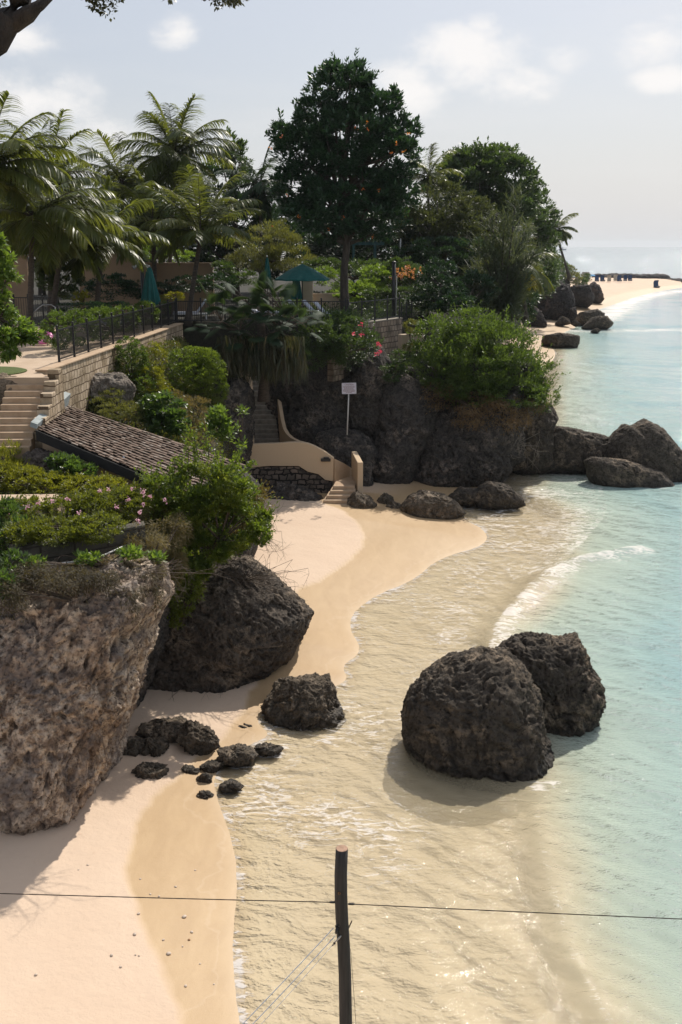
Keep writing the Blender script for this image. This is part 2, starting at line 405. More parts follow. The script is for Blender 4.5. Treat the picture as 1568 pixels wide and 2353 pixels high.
# grass and soil on the raised ground, attribute "lay"
m, t, out = nt('sand_and_soil'); k = N(t); p = k.pos()
n1 = k.noise(p, .35, 4); n2 = k.noise(p, 7, 5, .7); n3 = k.noise(p, 90, 3, .7); sw = k.noise(k.map(p, (1,.35,1), (0,0,R(-18))), 2.2, 5, .65, .6)
dry = k.ramp(n1, [(.3, (.60,.455,.335)), (.7, (.65,.505,.38))])
dry = k.mix(k.smooth(n2, .62, .78), dry, (.54,.385,.27))
wetc = k.ramp(sw, [(.3, (.44,.30,.165)), (.7, (.51,.36,.205))])
w = k.attr('wet'); edge = k.smooth(k.math('ABSOLUTE', k.math('SUBTRACT', w, .5)), .34, .1)
sand = k.mix(w, dry, wetc)
sh = k.attr('shore'); under = k.smooth(sh, .5, -.5)
sand = k.mix(k.math('MULTIPLY', under, .85), sand, (.69,.55,.375))
lv = k.math('ADD', sh, k.math('MULTIPLY', k.math('SUBTRACT', k.noise(p, .55, 4, .55), .5), 2.6))
for a_, b_ in ((.5,.07),):
    ln = k.smooth(k.math('ABSOLUTE', k.math('SUBTRACT', lv, a_)), .06, .0)
    sand = k.mix(k.math('MULTIPLY', k.math('MULTIPLY', ln, w), b_), sand, (.80,.70,.58))
speck = k.smooth(k.noise(p, 34, 3, .7), .69, .75)
sand = k.mix(k.math('MULTIPLY', speck, .5), sand, (.35,.25,.17))
soil = k.ramp(n2, [(.35, (.012,.014,.009)), (.6, (.035,.030,.02)), (.75, (.03,.042,.014))])
col = k.mix(k.smooth(k.attr('lay'), .02, .12), sand, soil)
rg = k.math('SUBTRACT', .95, k.math('MULTIPLY', w, .50))
b = k.n('ShaderNodeBsdfPrincipled', ins={'Base Color': col, 'Roughness': rg, 'Specular IOR Level': .35})
h = k.math('ADD', k.math('ADD', k.math('MULTIPLY', n3, .25), k.math('MULTIPLY', k.noise(p, 1.6, 3, .5), k.math('SUBTRACT', 2.4, k.math('MULTIPLY', w, 1.9)))), k.math('MULTIPLY', n2, k.math('SUBTRACT', 1.3, w)))
k.link(k.bump(h, .5, .03), b.inputs['Normal']); k.link(b.outputs[0], out.inputs[0])
tag(mesh_np('ground', np.stack([X, Y, Zg], 1), Fc, m, smooth=True, attrs={'wet': wet, 'lay': Lg, 'shore': np.clip(Dg,-50,50)}), kind='structure')

# ---------------------------------------------------------------- sea
angs = np.concatenate([np.arange(-180,-22,4.), np.arange(-22,22,.095), np.arange(22,180.1,4.)])
rads = steps([(.5,12,8,0),(12,64,560,1),(64,400,170,1),(400,9000,60,1)])
X, Y, Fc = polar_grid(angs, rads)
Zb, D, _ = ground_z(X, Y)
dep = np.clip(-D, 0, 200)
cr = seg_dist(X, Y, CREST); rp = seg_dist(X, Y, RIPL)
n = lambda s, a, q=0: perlin(np.stack([X*s*math.cos(a)+Y*s*math.sin(a), (-X*math.sin(a)+Y*math.cos(a))*s*.45, X*0+q], 1))
near = sstep(160, 40, Y)
amp = sstep(0, 5, dep)
z = amp*near*(.11*n(.55, R(35))+.055*n(1.3, R(20), 3)+.03*n(2.9, R(50), 7)) + near*.012*n(2.2, R(60), 2)*sstep(-.5,1,dep)
side = sdist(X, Y, list(CREST)+[np.array((40.,40.)),np.array((40.,16.))])
z += .17*np.exp(-(cr/.42)**2)*(1+.5*perlin(np.stack([X,Y,X*0],1)))*near
z += .07*np.exp(-(rp/.30)**2)
z += .012*sstep(1.2, 0, dep)
# foam density
wn = perlin(np.stack([X*.35, Y*.35, X*0+9], 1)); wn2 = perlin(np.stack([X*.9, Y*.9, X*0+19], 1))
foam = (.62+.6*wn2)*np.exp(-(np.clip(dep,0,9)/.10)**2)*(D < .3)
foam = np.maximum(foam, (.40+.60*wn+.30*wn2)*sstep(5.5, 2.5, dep)*(Y < 60)*sstep(13.5, 19, Y))
foam = np.maximum(foam, (.30+.45*wn2)*sstep(.45, .05, dep)*(Y<20))
foam = np.maximum(foam, (.84+.5*wn2)*np.where(side > 0, np.exp(-(cr/.8)**2), np.exp(-(cr/.16)**2))*sstep(60,40,Y)*sstep(19,23,Y))
foam = np.maximum(foam, .35*np.exp(-(rp/.13)**2))
upper = inside(X, Y, zpts([(1100,1250),(1180,1100),(1380,1095),(1400,1180),(1290,1300),(1180,1330)]))
foam = np.maximum(foam, upper*(.50+.5*wn))
farf = seg_dist(X, Y, smooth_poly(zpts([(1180,790),(1275,762),(1345,760),(1460,760),(1568,757)]), 1))
foam = np.maximum(foam, (.75+wn)*np.exp(-(farf/3.5)**2))
farf = seg_dist(X, Y, smooth_poly(zpts([(1370,735),(1410,716),(1440,693),(1500,677),(1568,668),(1640,664)]), 1))
foam = np.maximum(foam, (1.2+wn)*np.exp(-(farf/4.5)**2))
for (px, py, w, a) in [(1240,1805,.28,1.1),(1265,1795,.25,1.),(1400,1105,1.0,.9),(1500,1120,1.0,.65),(1300,1090,1.2,.8),(760,1700,.5,.8),(640,1720,.5,.8)]:
    c = PZ(px, py); foam = np.maximum(foam, a*np.exp(-((X-c[0])**2+(Y-c[1])**2)/w**2))
# how deep the water looks: bottom shelves away from the swash zone
turq = zpts([(1175,1120),(1290,1180),(1240,1330),(1140,1440),(1120,1560),(1230,1780),(1245,1960),(1300,2120),(1400,2353),(1500,2700)])
tq = sdist(X, Y, turq+[np.array((60.,8.)),np.array((900.,400.)),np.array((12000.,30000.)),np.array((400.,30000.)),np.array((70.,395.)),np.array((26.,125.)),np.array((12.,60.))])
depth = np.clip(.035*dep, 0, .35) + sstep(-1.0, 2.2, tq+.6*wn)*.55 + np.clip(tq-1.5, 0, 60)*.10
m, t, out = nt('sea_water'); k = N(t); p = k.pos()
dp = k.attr('depth'); fo = k.attr('foam')
body = k.ramp(k.math('MULTIPLY', dp, .25), [(0.0, (.66,.53,.33)), (.09, (.60,.53,.36)), (.17, (.42,.48,.39)), (.30, (.27,.385,.37)), (.6, (.28,.365,.375)), (1.0, (.37,.41,.43))])  # deepest stops greyed paler, painting sky reflection into the far water
patch = k.noise(k.map(p, (1,1,1)), .12, 3, .5)
body = k.mix(k.math('MULTIPLY', k.smooth(patch, .5, .7), k.smooth(dp, .6, 1.6)), body, (.19,.32,.34))
opac = k.math('SUBTRACT', 1.0, k.math('POWER', 2.718, k.math('MULTIPLY', dp, -2.6)))
pw = k.map(p, (.5,1,1), (0,0,R(-20)))
far = k.math('DIVIDE', 1.0, k.math('ADD', 1.0, k.math('MULTIPLY', k.n('ShaderNodeCameraData').outputs['View Distance'], .0))) if False else None
w1 = k.noise(pw, 2.1, 4, .6, .3); w2 = k.noise(k.map(p, (1,.6,1), (0,0,R(20))), 7.0, 4, .65); w3 = k.noise(p, 24, 3, .6)
hh = k.math('ADD', k.math('ADD', k.math('MULTIPLY', w1, 1.9), k.math('MULTIPLY', w2, .58)), k.math('MULTIPLY', w3, .16))
# foam lace: ridged noise filaments, broken by patches
fv = k.n('ShaderNodeVectorMath', operation='ADD', ins={0: k.map(p, (.42,1.15,1), (0,0,R(-14))), 1: k.n('ShaderNodeVectorMath', operation='SCALE', ins={0: k.n('ShaderNodeTexNoise', ins={'Vector': p, 'Scale': .9, 'Detail': 3.0}).outputs[1], 'Scale': .55}).outputs[0]}).outputs[0]
r1 = k.math('ABSOLUTE', k.math('SUBTRACT', k.noise(fv, 2.6, 6, .6), .5))
r2 = k.voro(fv, 7, 'DISTANCE_TO_EDGE')
lace = k.math('ADD', k.math('MULTIPLY', r1, 13.0), k.math('MULTIPLY', r2, 1.8))
lace = k.math('ADD', lace, k.math('MULTIPLY', k.noise(p, 14, 3, .7), .5))
fm = k.smooth(k.math('SUBTRACT', k.math('MULTIPLY', fo, 1.75), lace), -.15, .75)
fill = k.smooth(k.math('ADD', fo, k.math('MULTIPLY', k.noise(p, 5, 5, .7), 1.0)), 1.15, 1.85)
fm = k.math('MAXIMUM', k.math('MULTIPLY', fm, .66), k.math('MULTIPLY', fill, .9))
hh = k.math('MULTIPLY', hh, k.math('ADD', .17, k.math('MULTIPLY', k.smooth(dp, .1, .8), .83)))
hh = k.math('ADD', hh, k.math('MULTIPLY', k.math('MULTIPLY', k.noise(pw, .22, 4, .6), 7.0), k.smooth(dp, 2.5, 7.0)))
nrm = k.bump(hh, 1.0, .17)
dif = k.n('ShaderNodeBsdfDiffuse', ins={'Color': body})
tra = k.n('ShaderNodeBsdfTransparent', ins={'Color': (.97,.985,.96,1)})
mx = k.n('ShaderNodeMixShader', ins={0: opac, 1: tra.outputs[0], 2: dif.outputs[0]})
glo = k.n('ShaderNodeBsdfGlossy', ins={'Color': (1,1,1,1), 'Roughness': .05, 'Normal': nrm})
fr = k.n('ShaderNodeFresnel', ins={'IOR': 1.33, 'Normal': nrm})
mx2 = k.n('ShaderNodeMixShader', ins={0: fr.outputs[0], 1: mx.outputs[0], 2: glo.outputs[0]})
fd = k.n('ShaderNodeBsdfDiffuse', ins={'Color': (.78,.74,.70,1), 'Normal': k.bump(hh, .5, .05)})
mx3 = k.n('ShaderNodeMixShader', ins={0: fm, 1: mx2.outputs[0], 2: fd.outputs[0]})
k.link(mx3.outputs[0], out.inputs[0])
keep = (D[Fc].min(1) < 9)        # no water under the dry land
used, inv = np.unique(Fc[keep], return_inverse=True)
tag(mesh_np('sea', np.stack([X, Y, z], 1)[used], inv.reshape(-1, 4), m, smooth=True, attrs={'depth': depth[used], 'foam': foam[used]}), kind='structure')
# ---------------------------------------------------------------- rocks
_ico = {}
def ico(n):
    if n not in _ico:
        import bmesh
        bm = bmesh.new(); bmesh.ops.create_icosphere(bm, subdivisions=n, radius=1)
        V = np.array([v.co[:] for v in bm.verts]); Fc = np.array([[v.index for v in f.verts] for f in bm.faces]); bm.free()
        _ico[n] = (V, Fc)
    return _ico[n]
def sil_rock(sil, Y, depth, sub=5, rough=.10, fine=.03, seed=0, lean=0.0, box=.0, freq=1.0, centre=None, ridge=True, facets=16, cut=.80, streak=0.0):
    """rock whose silhouette seen from the beach house is sil (reference px), standing at distance Y, depth metres front to back"""
    s = np.array(sil, float); A = s; Bq = np.roll(s, -1, 0)
    cr = A[:,0]*Bq[:,1]-Bq[:,0]*A[:,1]; ar = cr.sum()/2
    c = ((A+Bq)*cr[:,None]).sum(0)/(6*ar) if centre is None else np.array(centre, float)
    V, Fc = ico(sub); rg = np.random.default_rng(seed+900); V = V.copy()
    for _ in range(facets):
        nn = rg.normal(size=3)*np.array([1,1,.8]); nn /= np.linalg.norm(nn); hcut = rg.uniform(cut, .97)
        V -= nn*(np.maximum(V@nn-hcut, 0)*.85)[:,None]
    rel = s-c; ang = np.arctan2(-rel[:,1], rel[:,0])
    # densify the outline, then radius as a function of angle
    L = []
    for i in range(len(s)):
        a, b = s[i]-c, s[(i+1)%len(s)]-c
        for q in np.linspace(0,1,24,endpoint=False): L.append(a*(1-q)+b*q)
    L = np.array(L); th = np.arctan2(-L[:,1], L[:,0]); rr = np.hypot(L[:,0], L[:,1])
    o = np.argsort(th); th, rr = th[o], rr[o]
    th = np.concatenate([th-2*np.pi, th, th+2*np.pi]); rr = np.tile(rr, 3)
    m = mpp(c[0], c[1], Y)
    t = np.arctan2(V[:,1], V[:,0]); rad = np.interp(t, th, rr)*m
    lat = np.hypot(V[:,0], V[:,1]); w = V[:,2]
    if box > 0:
        e = 1-box; n_ = (lat**(2/e)+abs(w)**(2/e))**(e/2); lat, w = lat/n_, w/n_
    C = PY(c[0], c[1], Y)
    P = C + RGT*(np.cos(t)*rad*lat)[:,None] + UPV*(np.sin(t)*rad*lat)[:,None] + FWD*(w*depth/2)[:,None]
    P[:,1] += lean*(P[:,2]-C[2])
    nrm = P-C; nrm /= np.linalg.norm(nrm, axis=1)[:,None]+1e-9
    size = np.median(rad)
    q = P/size*freq*1.6 + seed*7.7
    d = rough*size*(fbm(q, 3)*1.1) + rough*size*.55*fbm(q*2.7, 4, .6, ridged=True)
    Q = P.copy()
    if streak:
        sdv = np.array([.45,0,.89]); pr = P@sdv; Q = P-sdv*(pr*streak)[:,None]
    wv = np.stack([perlin(Q*1.3+5), perlin(Q*1.3+25), perlin(Q*1.3+45)], 1)
    pf = Q*2.2 + wv*1.6 + seed
    d = d + fine*1.1*fbm(pf, 5, .66, ridged=ridge) + fine*.6*fbm(pf*3.1, 4, .75)
    hol = fbm(pf*1.9+40, 2); d = d - fine*1.6*sstep(.12, .45, hol)
    return P + nrm*d[:,None], Fc
def rock(name, sil, Y, depth, mat, label, group=None, parent=None, **kw):
    P, Fc = sil_rock(sil, Y, depth, **kw)
    c = P.mean(0)
    o = mesh_np(name, P-c, Fc, mat, parent, smooth=False); o.location = c
    if parent is None: tag(o, label, 'rock', group)
    elif label: tag(o, label)
    return o
def rocks(name, parts, mat, label, cat='rock', group=None):
    """several fused masses that are one body of rock"""
    Vs, Fs, b = [], [], 0
    for kw in parts:
        P, Fc = sil_rock(**kw); Vs.append(P); Fs.append(Fc+b); b += len(P)
    o = mesh_np(name, np.concatenate(Vs), np.concatenate(Fs), mat, smooth=False)
    return tag(o, label, cat, group)
# near-left undercut rock, tan face
rock('overhanging_rock', [(-260,1330),(-60,1300),(60,1308),(180,1296),(300,1272),(372,1302),(382,1370),(340,1440),(338,1480),(318,1520),(308,1600),(262,1690),(252,1745),(228,1800),(208,1845),(120,1890),(-20,1930),(-260,1960)],
     20.6, 5.0, ROCK_TAN, 'huge tan and grey pitted limestone overhang at the left edge of the beach', sub=8, rough=.085, fine=.12, seed=3, box=.35, streak=.5, centre=(90,1580))
rock('boulder', [(262,1620),(285,1480),(330,1390),(420,1330),(500,1288),(566,1284),(620,1322),(676,1368),(712,1408),(700,1450),(668,1500),(610,1556),(560,1620),(470,1660),(360,1655)],
     28.0, 6.0, ROCK_D, 'big dark leaning boulder jutting over the sand below the green creepers', centre=(490,1470), cut=.88, sub=8, rough=.06, fine=.085, seed=5, box=.25)
rock('rock', [(285,1600),(330,1540),(360,1580),(366,1640),(320,1655),(280,1650)], 26.6, 1.5, ROCK_D,
     'small dark rock in the shade under the big leaning boulder', sub=5, rough=.08, fine=.04, seed=6)
rock('boulder', [(608,1622),(636,1578),(668,1560),(712,1556),(738,1562),(752,1556),(770,1590),(778,1620),(794,1648),(778,1690),(725,1712),(650,1700),(612,1665)],
     24.3, 1.9, ROCK_BEACH, 'medium brown lumpy boulder alone at the water edge in the middle of the beach', sub=7, rough=.17, fine=.06, seed=8, box=.2)
rock('boulder', [(930,1640),(936,1600),(980,1548),(1040,1508),(1100,1498),(1165,1500),(1205,1530),(1232,1600),(1240,1680),(1262,1740),(1275,1805),(1220,1850),(1060,1830),(960,1760),(932,1700)],
     22.5, 3.4, ROCK_SEA, 'round black pitted boulder standing in shallow water, the nearer of the touching pair', group=None, sub=7, rough=.075, fine=.085, seed=11, box=.1, cut=.70, facets=24)
rock('boulder', [(1150,1500),(1180,1470),(1240,1462),(1300,1470),(1318,1460),(1340,1500),(1345,1540),(1372,1580),(1380,1615),(1352,1670),(1330,1710),(1300,1745),(1240,1730),(1180,1640)],
     24.2, 2.6, ROCK_SEA, 'jagged black rock leaning behind the round boulder in the turquoise water', sub=7, rough=.11, fine=.10, seed=13, box=.2, cut=.76)
SM = [ # small rocks on the sand: outline box in reference px (x0,y0,x1,y1), label
 ((316,1644,460,1708), 'long low brown rock ridge on the sand under the tan overhang', 2),
 ((408,1652,502,1742), 'lumpy brown rock at the right end of the low ridge on the sand', 4),
 ((252,1690,345,1748), 'grey rock against the foot of the tan overhang', 5),
 ((318,1686,388,1752), 'flat-topped sandy rock right of the one at the foot of the overhang', 7),
 ((492,1704,592,1762), 'wet brown rock in the swash left of the middle boulder', 9),
 ((585,1704,648,1736), 'pointed wet stone at the seaward tip of the small rocks', 12),
 ((300,1748,392,1796), 'low crusty stone lying on dry sand nearest the tan overhang', 14),
 ((416,1756,458,1782), 'small round stone on the sand in the middle of the scattered stones', 15),
 ((378,1746,408,1764), 'tiny stone on dry sand just below the flat-topped rock', 16),
 ((462,1742,512,1774), 'small mossy stone touching the wet brown rock', 17),
 ((455,1770,488,1802), 'small mossy stone in wet sand below another one', 18),
 ((502,1790,556,1822), 'small dark stone in the foam, farthest right of the lower ones', 19),
 ((452,1814,487,1836), 'small flat stone on wet sand nearest the viewer', 20),
 ((300,1640,330,1662), 'dark stone in the shade left of the low rock ridge', 21),
 ((270,1664,300,1684), 'small brown stone above the rock at the foot of the tan overhang', 23),
 ((330,1672,352,1690), 'brown pebble-sized rock right on top of the flat-topped sandy rock', 24),
 ((468,1690,506,1712), 'low brown crust joining the lumpy rock and the wet one', 26),
 ((388,1700,412,1716), 'tiny brown stone tucked right of the flat-topped rock', 27),
 ((290,1744,312,1760), 'dark wedge stone just left of the low crusty stone', 28),
 ((545,1660,580,1672), 'tiny stone awash behind the wet brown rock', 22)]
for (x0, y0, x1, y1), lab, sd in SM:
    r = random.Random(sd); cx, cy, a, b = (x0+x1)/2, (y0+y1)/2, (x1-x0)/2, (y1-y0)/2*.86
    sil = [(cx+a*math.cos(th)*r.uniform(.72,1.12), cy+3-b*math.sin(th)*r.uniform(.62,1.12)) for th in [i*math.pi/5 for i in range(10)]]
    g = PZ(cx, y1-b*.45, .05)
    rock('stone' if x1-x0 < 60 else 'rock', sil, float(g[1])+.1, (x1-x0)*mpp(cx,cy,g[1])*.8, ROCK_BEACH, lab, group='small rocks strewn on the near beach', sub=6, rough=.26, fine=.055, seed=sd, box=.25)
rocks('bank_cliff', [
 dict(sil=[(300,1260),(420,1215),(560,1195),(590,1250),(560,1330),(540,1450),(420,1600),(300,1640),(230,1500),(240,1350)], Y=32.0, depth=6, sub=6, rough=.07, fine=.09, seed=80, box=.35),
 dict(sil=[(470,1120),(560,1085),(590,1110),(600,1160),(590,1200),(560,1230),(480,1240)], Y=37.0, depth=7, sub=6, rough=.07, fine=.09, seed=81, box=.3),
 dict(sil=[(180,1290),(330,1290),(392,1330),(385,1450),(350,1560),(320,1640),(180,1700)], Y=25.2, depth=5, sub=6, rough=.07, fine=.09, seed=82, box=.3)], ROCK_CLIFF, 'shaded rock face of the bank behind the big leaning boulder', 'cliff')
# the main cliff: one rock body with bulging masses
def S_(sil, Y, depth, sub=6, rough=.10, fine=.11, seed=0, box=.3): return dict(sil=sil, Y=Y, depth=depth, sub=sub, rough=rough, fine=fine, seed=seed, box=box)
rocks('sea_cliff', [
 S_([(628,870),(700,800),(860,780),(900,860),(900,1000),(880,1130),(760,1180),(660,1140),(622,1000)], 53.0, 6.5, seed=21),
 S_([(790,900),(820,820),(875,812),(890,880),(905,915),(900,980),(870,1010),(810,1000),(785,960)], 51.0, 2.6, seed=22),
 S_([(870,880),(900,845),(960,880),(1000,940),(996,1000),(960,1060),(940,1130),(870,1150),(840,1100),(858,1000)], 50.6, 3.6, seed=23),
 S_([(940,1010),(980,960),(1080,930),(1180,900),(1200,980),(1162,1050),(1172,1085),(1140,1118),(1060,1130),(960,1160),(940,1100)], 51.4, 5.0, sub=7, seed=24, rough=.05),
 S_([(880,960),(960,900),(1080,880),(1190,900),(1200,1060),(1130,1120),(980,1140),(880,1120)], 53.5, 6.0, seed=91),
 S_([(690,900),(800,870),(860,900),(860,1100),(760,1130),(690,1060)], 51.8, 4.0, seed=92, rough=.10),
 S_([(1000,820),(1120,800),(1230,850),(1250,940),(1180,1000),(1050,1000),(980,930)], 54.0, 5.5, seed=25),
 S_([(440,930),(500,885),(560,872),(578,900),(576,1000),(572,1075),(500,1090),(440,1020)], 46.5, 4.0, sub=6, seed=26, rough=.12),
], ROCK_CLIFF, 'tall dark limestone cliff behind the caution sign and the beach stairs', 'cliff')
rock('rock_ledge', [(735,1000),(780,985),(820,990),(850,1010),(866,1045),(852,1085),(860,1130),(800,1150),(745,1110),(720,1050)], 48.8, 2.0, ROCK_CLIFF,
     'rugged rock outcrop carrying the caution sign, right of the curved stair wall', sub=6, rough=.09, fine=.08, seed=27, box=.2)
rock('rock', [(1160,985),(1200,935),(1262,928),(1278,965),(1262,1000),(1268,1080),(1220,1095),(1168,1085)], 53.6, 3.0, ROCK_SEA,
     'dark overhanging rock at the end of the cliff under the drooping bush', sub=6, rough=.07, fine=.08, seed=28, box=.3)
rock('rock', [(1245,1010),(1275,980),(1320,988),(1380,1002),(1430,1020),(1440,1060),(1400,1090),(1300,1095),(1250,1090)], 53.8, 3.0, ROCK_SEA,
     'long low black rock between the cliff end and the tall sea rock', sub=6, rough=.05, fine=.07, seed=29, box=.3)
rock('rock', [(1385,1050),(1398,1010),(1432,976),(1446,982),(1480,966),(1515,985),(1550,1025),(1600,1100),(1600,1150),(1520,1145),(1420,1120)], 52.6, 3.6, ROCK_SEA,
     'tall black pyramid-shaped sea rock at the right edge of the bay', sub=6, rough=.04, fine=.07, seed=30, box=.2)
rock('rock', [(1345,1060),(1360,1050),(1430,1056),(1520,1085),(1570,1140),(1450,1150),(1372,1128),(1352,1095)], 50.6, 2.0, ROCK_SEA,
     'slanting grey rock slab in front of the tall pyramid-shaped sea rock', sub=6, rough=.05, fine=.06, seed=31, box=.2)
rock('boulder', [(920,1165),(940,1140),(970,1128),(1020,1136),(1052,1158),(1068,1180),(1040,1205),(980,1212),(930,1196)], 44.2, 2.4, ROCK_BEACH,
     'grey-brown boulder on the sand at the far end of the cove, below the cliff', sub=6, rough=.09, fine=.05, seed=32, box=.2)
for sil, Y, d, lab, sd in [
 ([(800,1150),(816,1132),(845,1140),(866,1160),(862,1182),(820,1186),(796,1170)], 44.4, 1.5, 'brown rock beside the foot of the beach stairs', 33),
 ([(782,1185),(800,1172),(840,1184),(838,1198),(790,1202)], 43.4, .8, 'flat dark wet rock in front of the beach stairs', 34),
 ([(868,1150),(884,1134),(902,1142),(905,1162),(870,1166)], 45.2, .9, 'small rock left of the cove boulder, touching the cliff foot', 35),
 ([(884,1166),(900,1152),(922,1160),(922,1180),(895,1182)], 44.5, .8, 'small split stone squeezed against the left of the cove boulder', 36),
 ([(1030,1140),(1060,1120),(1100,1124),(1110,1150),(1070,1164),(1034,1158)], 45.9, 1.4, 'dark rock under the cliff right of the cove boulder', 37),
 ([(1085,1130),(1120,1106),(1165,1116),(1200,1142),(1206,1162),(1150,1178),(1095,1166)], 45.8, 1.6, 'jagged wet rock at the water under the cliff corner', 38)]:
    rock('rock', sil, Y, d, ROCK_SEA if sd > 36 or sd == 34 else ROCK_BEACH, lab, group='rocks at the foot of the cove cliff', sub=5, rough=.12, fine=.06, seed=sd, box=.15)
# far headlands
rock('headland_rock', [(1215,700),(1225,670),(1262,654),(1300,664),(1312,700),(1304,742),(1260,750),(1216,744)], 166, 12, ROCK_FAR, 'tall brown headland rock under the trees above the far beach', sub=6, rough=.07, fine=.3, seed=41, box=.3)
rock('headland_rock', [(1182,745),(1195,715),(1215,702),(1240,720),(1254,748),(1246,762),(1190,758)], 150, 6, ROCK_FAR, 'rounded dark rock at the foot of the tall headland rock', sub=5, rough=.07, fine=.25, seed=42, box=.2)
rock('headland_rock', [(1300,690),(1312,662),(1345,660),(1360,690),(1353,704),(1325,696)], 196, 9, ROCK_FAR, 'grassy-topped cliff block beside the timber gate far away', sub=5, rough=.07, fine=.3, seed=43, box=.3)
rock('headland_rock', [(1345,664),(1360,652),(1372,662),(1383,692),(1366,702),(1350,692)], 212, 8, ROCK_FAR, 'outermost small headland rock above the far beach', sub=5, rough=.08, fine=.3, seed=44, box=.2)
for sil, Y, d, lab, sd in [
 ([(1308,740),(1310,712),(1322,706),(1326,738)], 160, 2.5, 'upright dark stone on the far sand beside the tall headland rock', 45),
 ([(1322,738),(1330,720),(1370,712),(1388,722),(1385,744),(1340,748)], 156, 4, 'long dark rock lying on the far sand', 46),
 ([(1338,752),(1362,730),(1392,728),(1408,746),(1395,756),(1350,757)], 149, 4, 'dark pointed rock at the far waterline', 47),
 ([(1276,744),(1290,728),(1306,734),(1310,744),(1285,749)], 152, 2, 'small rock on the sand below the tall headland rock', 48),
 ([(1313,744),(1320,736),(1333,744),(1325,750)], 150, 1.5, 'tiny mossy stone between the far dark rocks', 49),
 ([(1358,762),(1368,755),(1380,760),(1372,766)], 142, 1.5, 'tiny wet stone in the far swash', 50),
 ([(1246,790),(1250,772),(1280,767),(1310,770),(1330,774),(1330,790),(1320,804),(1270,802)], 122.5, 3.5, 'long flat black rock in the swash in front of the far beach', 51)]:
    rock('rock', sil, Y, d, ROCK_FAR if sd < 46 else ROCK_SEA, lab, group='rocks on the far beach', sub=5, rough=.09, fine=.12, seed=sd, box=.2)
# ---------------------------------------------------------------- plants: generators
def unit(n, r):
    v = r.normal(size=(n,3)); return v/np.linalg.norm(v, axis=1)[:,None]
def leaf_quads(P, D, Nn, L, Wd, rnd, fold=.0):
    """P base, D unit direction, Nn unit normal hint, L length, Wd width: pointed leaf of two triangles"""
    S_ = np.cross(D, Nn); S_ /= np.linalg.norm(S_, axis=1)[:,None]+1e-9
    U = np.cross(S_, D)
    n = len(P); L = np.broadcast_to(L, n)[:,None]; Wd = np.broadcast_to(Wd, n)[:,None]
    a = P; b = P+D*L*.45+S_*Wd*.5+U*Wd*fold; c = P+D*L; d = P+D*L*.45-S_*Wd*.5+U*Wd*fold
    V = np.stack([a,b,c,d], 1).reshape(-1,3)
    i = np.arange(n)*4
    Fc = np.concatenate([np.stack([i,i+1,i+2],1), np.stack([i,i+2,i+3],1)])
    return V, Fc, np.repeat(rnd, 4)
def clump_points(blobs, n, r, clump=.22, shell=.55, squash=1.0, hang=0.0):
    """blobs: [(centre, (rx,ry,rz))]; points in many small clumps near the blob surfaces. returns P, outward dir"""
    vol = np.array([b[1][0]*b[1][2]+b[1][0]*b[1][1] for b in blobs]); vol = vol/vol.sum()
    Ps, Ds = [], []
    for (c, rr), f in zip(blobs, vol):
        m = max(8, int(n*f)); rr = np.array(rr, float); c = np.array(c, float)
        nc = max(10, int(5.5/clump**2*.5))
        cd = unit(nc, r); cr_ = (shell+(1-shell)*r.random(nc)**.6)
        cc = cd*cr_[:,None]; cs = clump*r.uniform(.55,1.25,nc)
        k_ = r.integers(0, nc, m)
        dd = unit(m, r); dd[:,2] = np.where(dd[:,2] < -.25, -dd[:,2]*.6, dd[:,2]); dd /= np.linalg.norm(dd,axis=1)[:,None]
        q = cc[k_]+dd*(cs[k_]*r.random(m)**.35)[:,None]
        p = c+q*rr
        if hang: p[:,2] -= hang*rr[2]*r.random(m)**2
        Ps.append(p); o = dd*.7+cd[k_]*.5; Ds.append(o/np.linalg.norm(o,axis=1)[:,None])
    return np.concatenate(Ps), np.concatenate(Ds)
def leaves(name, blobs, n, size, mat, parent=None, seed=0, clump=.22, shell=.55, up=.25, aspect=.45, jitter=.7, hang=0., droop=0., zmin=None, shoots=0, slen=.6):
    r = np.random.default_rng(seed+100)
    P, O = clump_points(blobs, n, r, clump, shell, hang=hang)
    if zmin is not None:
        kk = P[:,2] > zmin; P, O = P[kk], O[kk]
    if shoots:
        vol = np.array([b[1][0]*b[1][2] for b in blobs]); bi = r.choice(len(blobs), shoots, p=vol/vol.sum()); m_ = 16
        dd = unit(shoots, r); dd[:,2] = abs(dd[:,2])*.9; dd /= np.linalg.norm(dd,axis=1)[:,None]
        c = np.array([b[0] for b in blobs])[bi]; rr = np.array([b[1] for b in blobs])[bi]
        s0 = c+dd*rr*.85; di = dd+np.array([0,0,.5])+r.normal(size=dd.shape)*.3; di /= np.linalg.norm(di,axis=1)[:,None]
        ln = slen*r.uniform(.35,1.2,shoots); tt = np.linspace(0,1,m_)
        Pn = s0[:,None]+di[:,None]*(ln[:,None]*tt)[:,:,None]; Pn[:,:,2] -= .25*ln[:,None]*tt[None]**2*r.random(shoots)[:,None]
        On = di[:,None]*.8+r.normal(size=Pn.shape)*.5
        P = np.concatenate([P, Pn.reshape(-1,3)]); O = np.concatenate([O, (On/np.linalg.norm(On,axis=2)[:,:,None]).reshape(-1,3)])
    n = len(P)
    D = O+unit(n, r)*jitter+np.array([0,0,up-droop]); D /= np.linalg.norm(D,axis=1)[:,None]
    Nn = unit(n, r)*.6+np.array([0,0,1.])
    sz = size*r.uniform(.6,1.35,n)
    # colour varies mostly from clump to clump
    rnd = np.clip(.5+.9*perlin(P/size*.16+seed)+.22*r.normal(size=n), 0, 1)
    V, Fc, a = leaf_quads(P, D, Nn, sz, sz*aspect, rnd, .08)
    return mesh_np(name, V, Fc, mat, parent, attrs={'rnd': a})
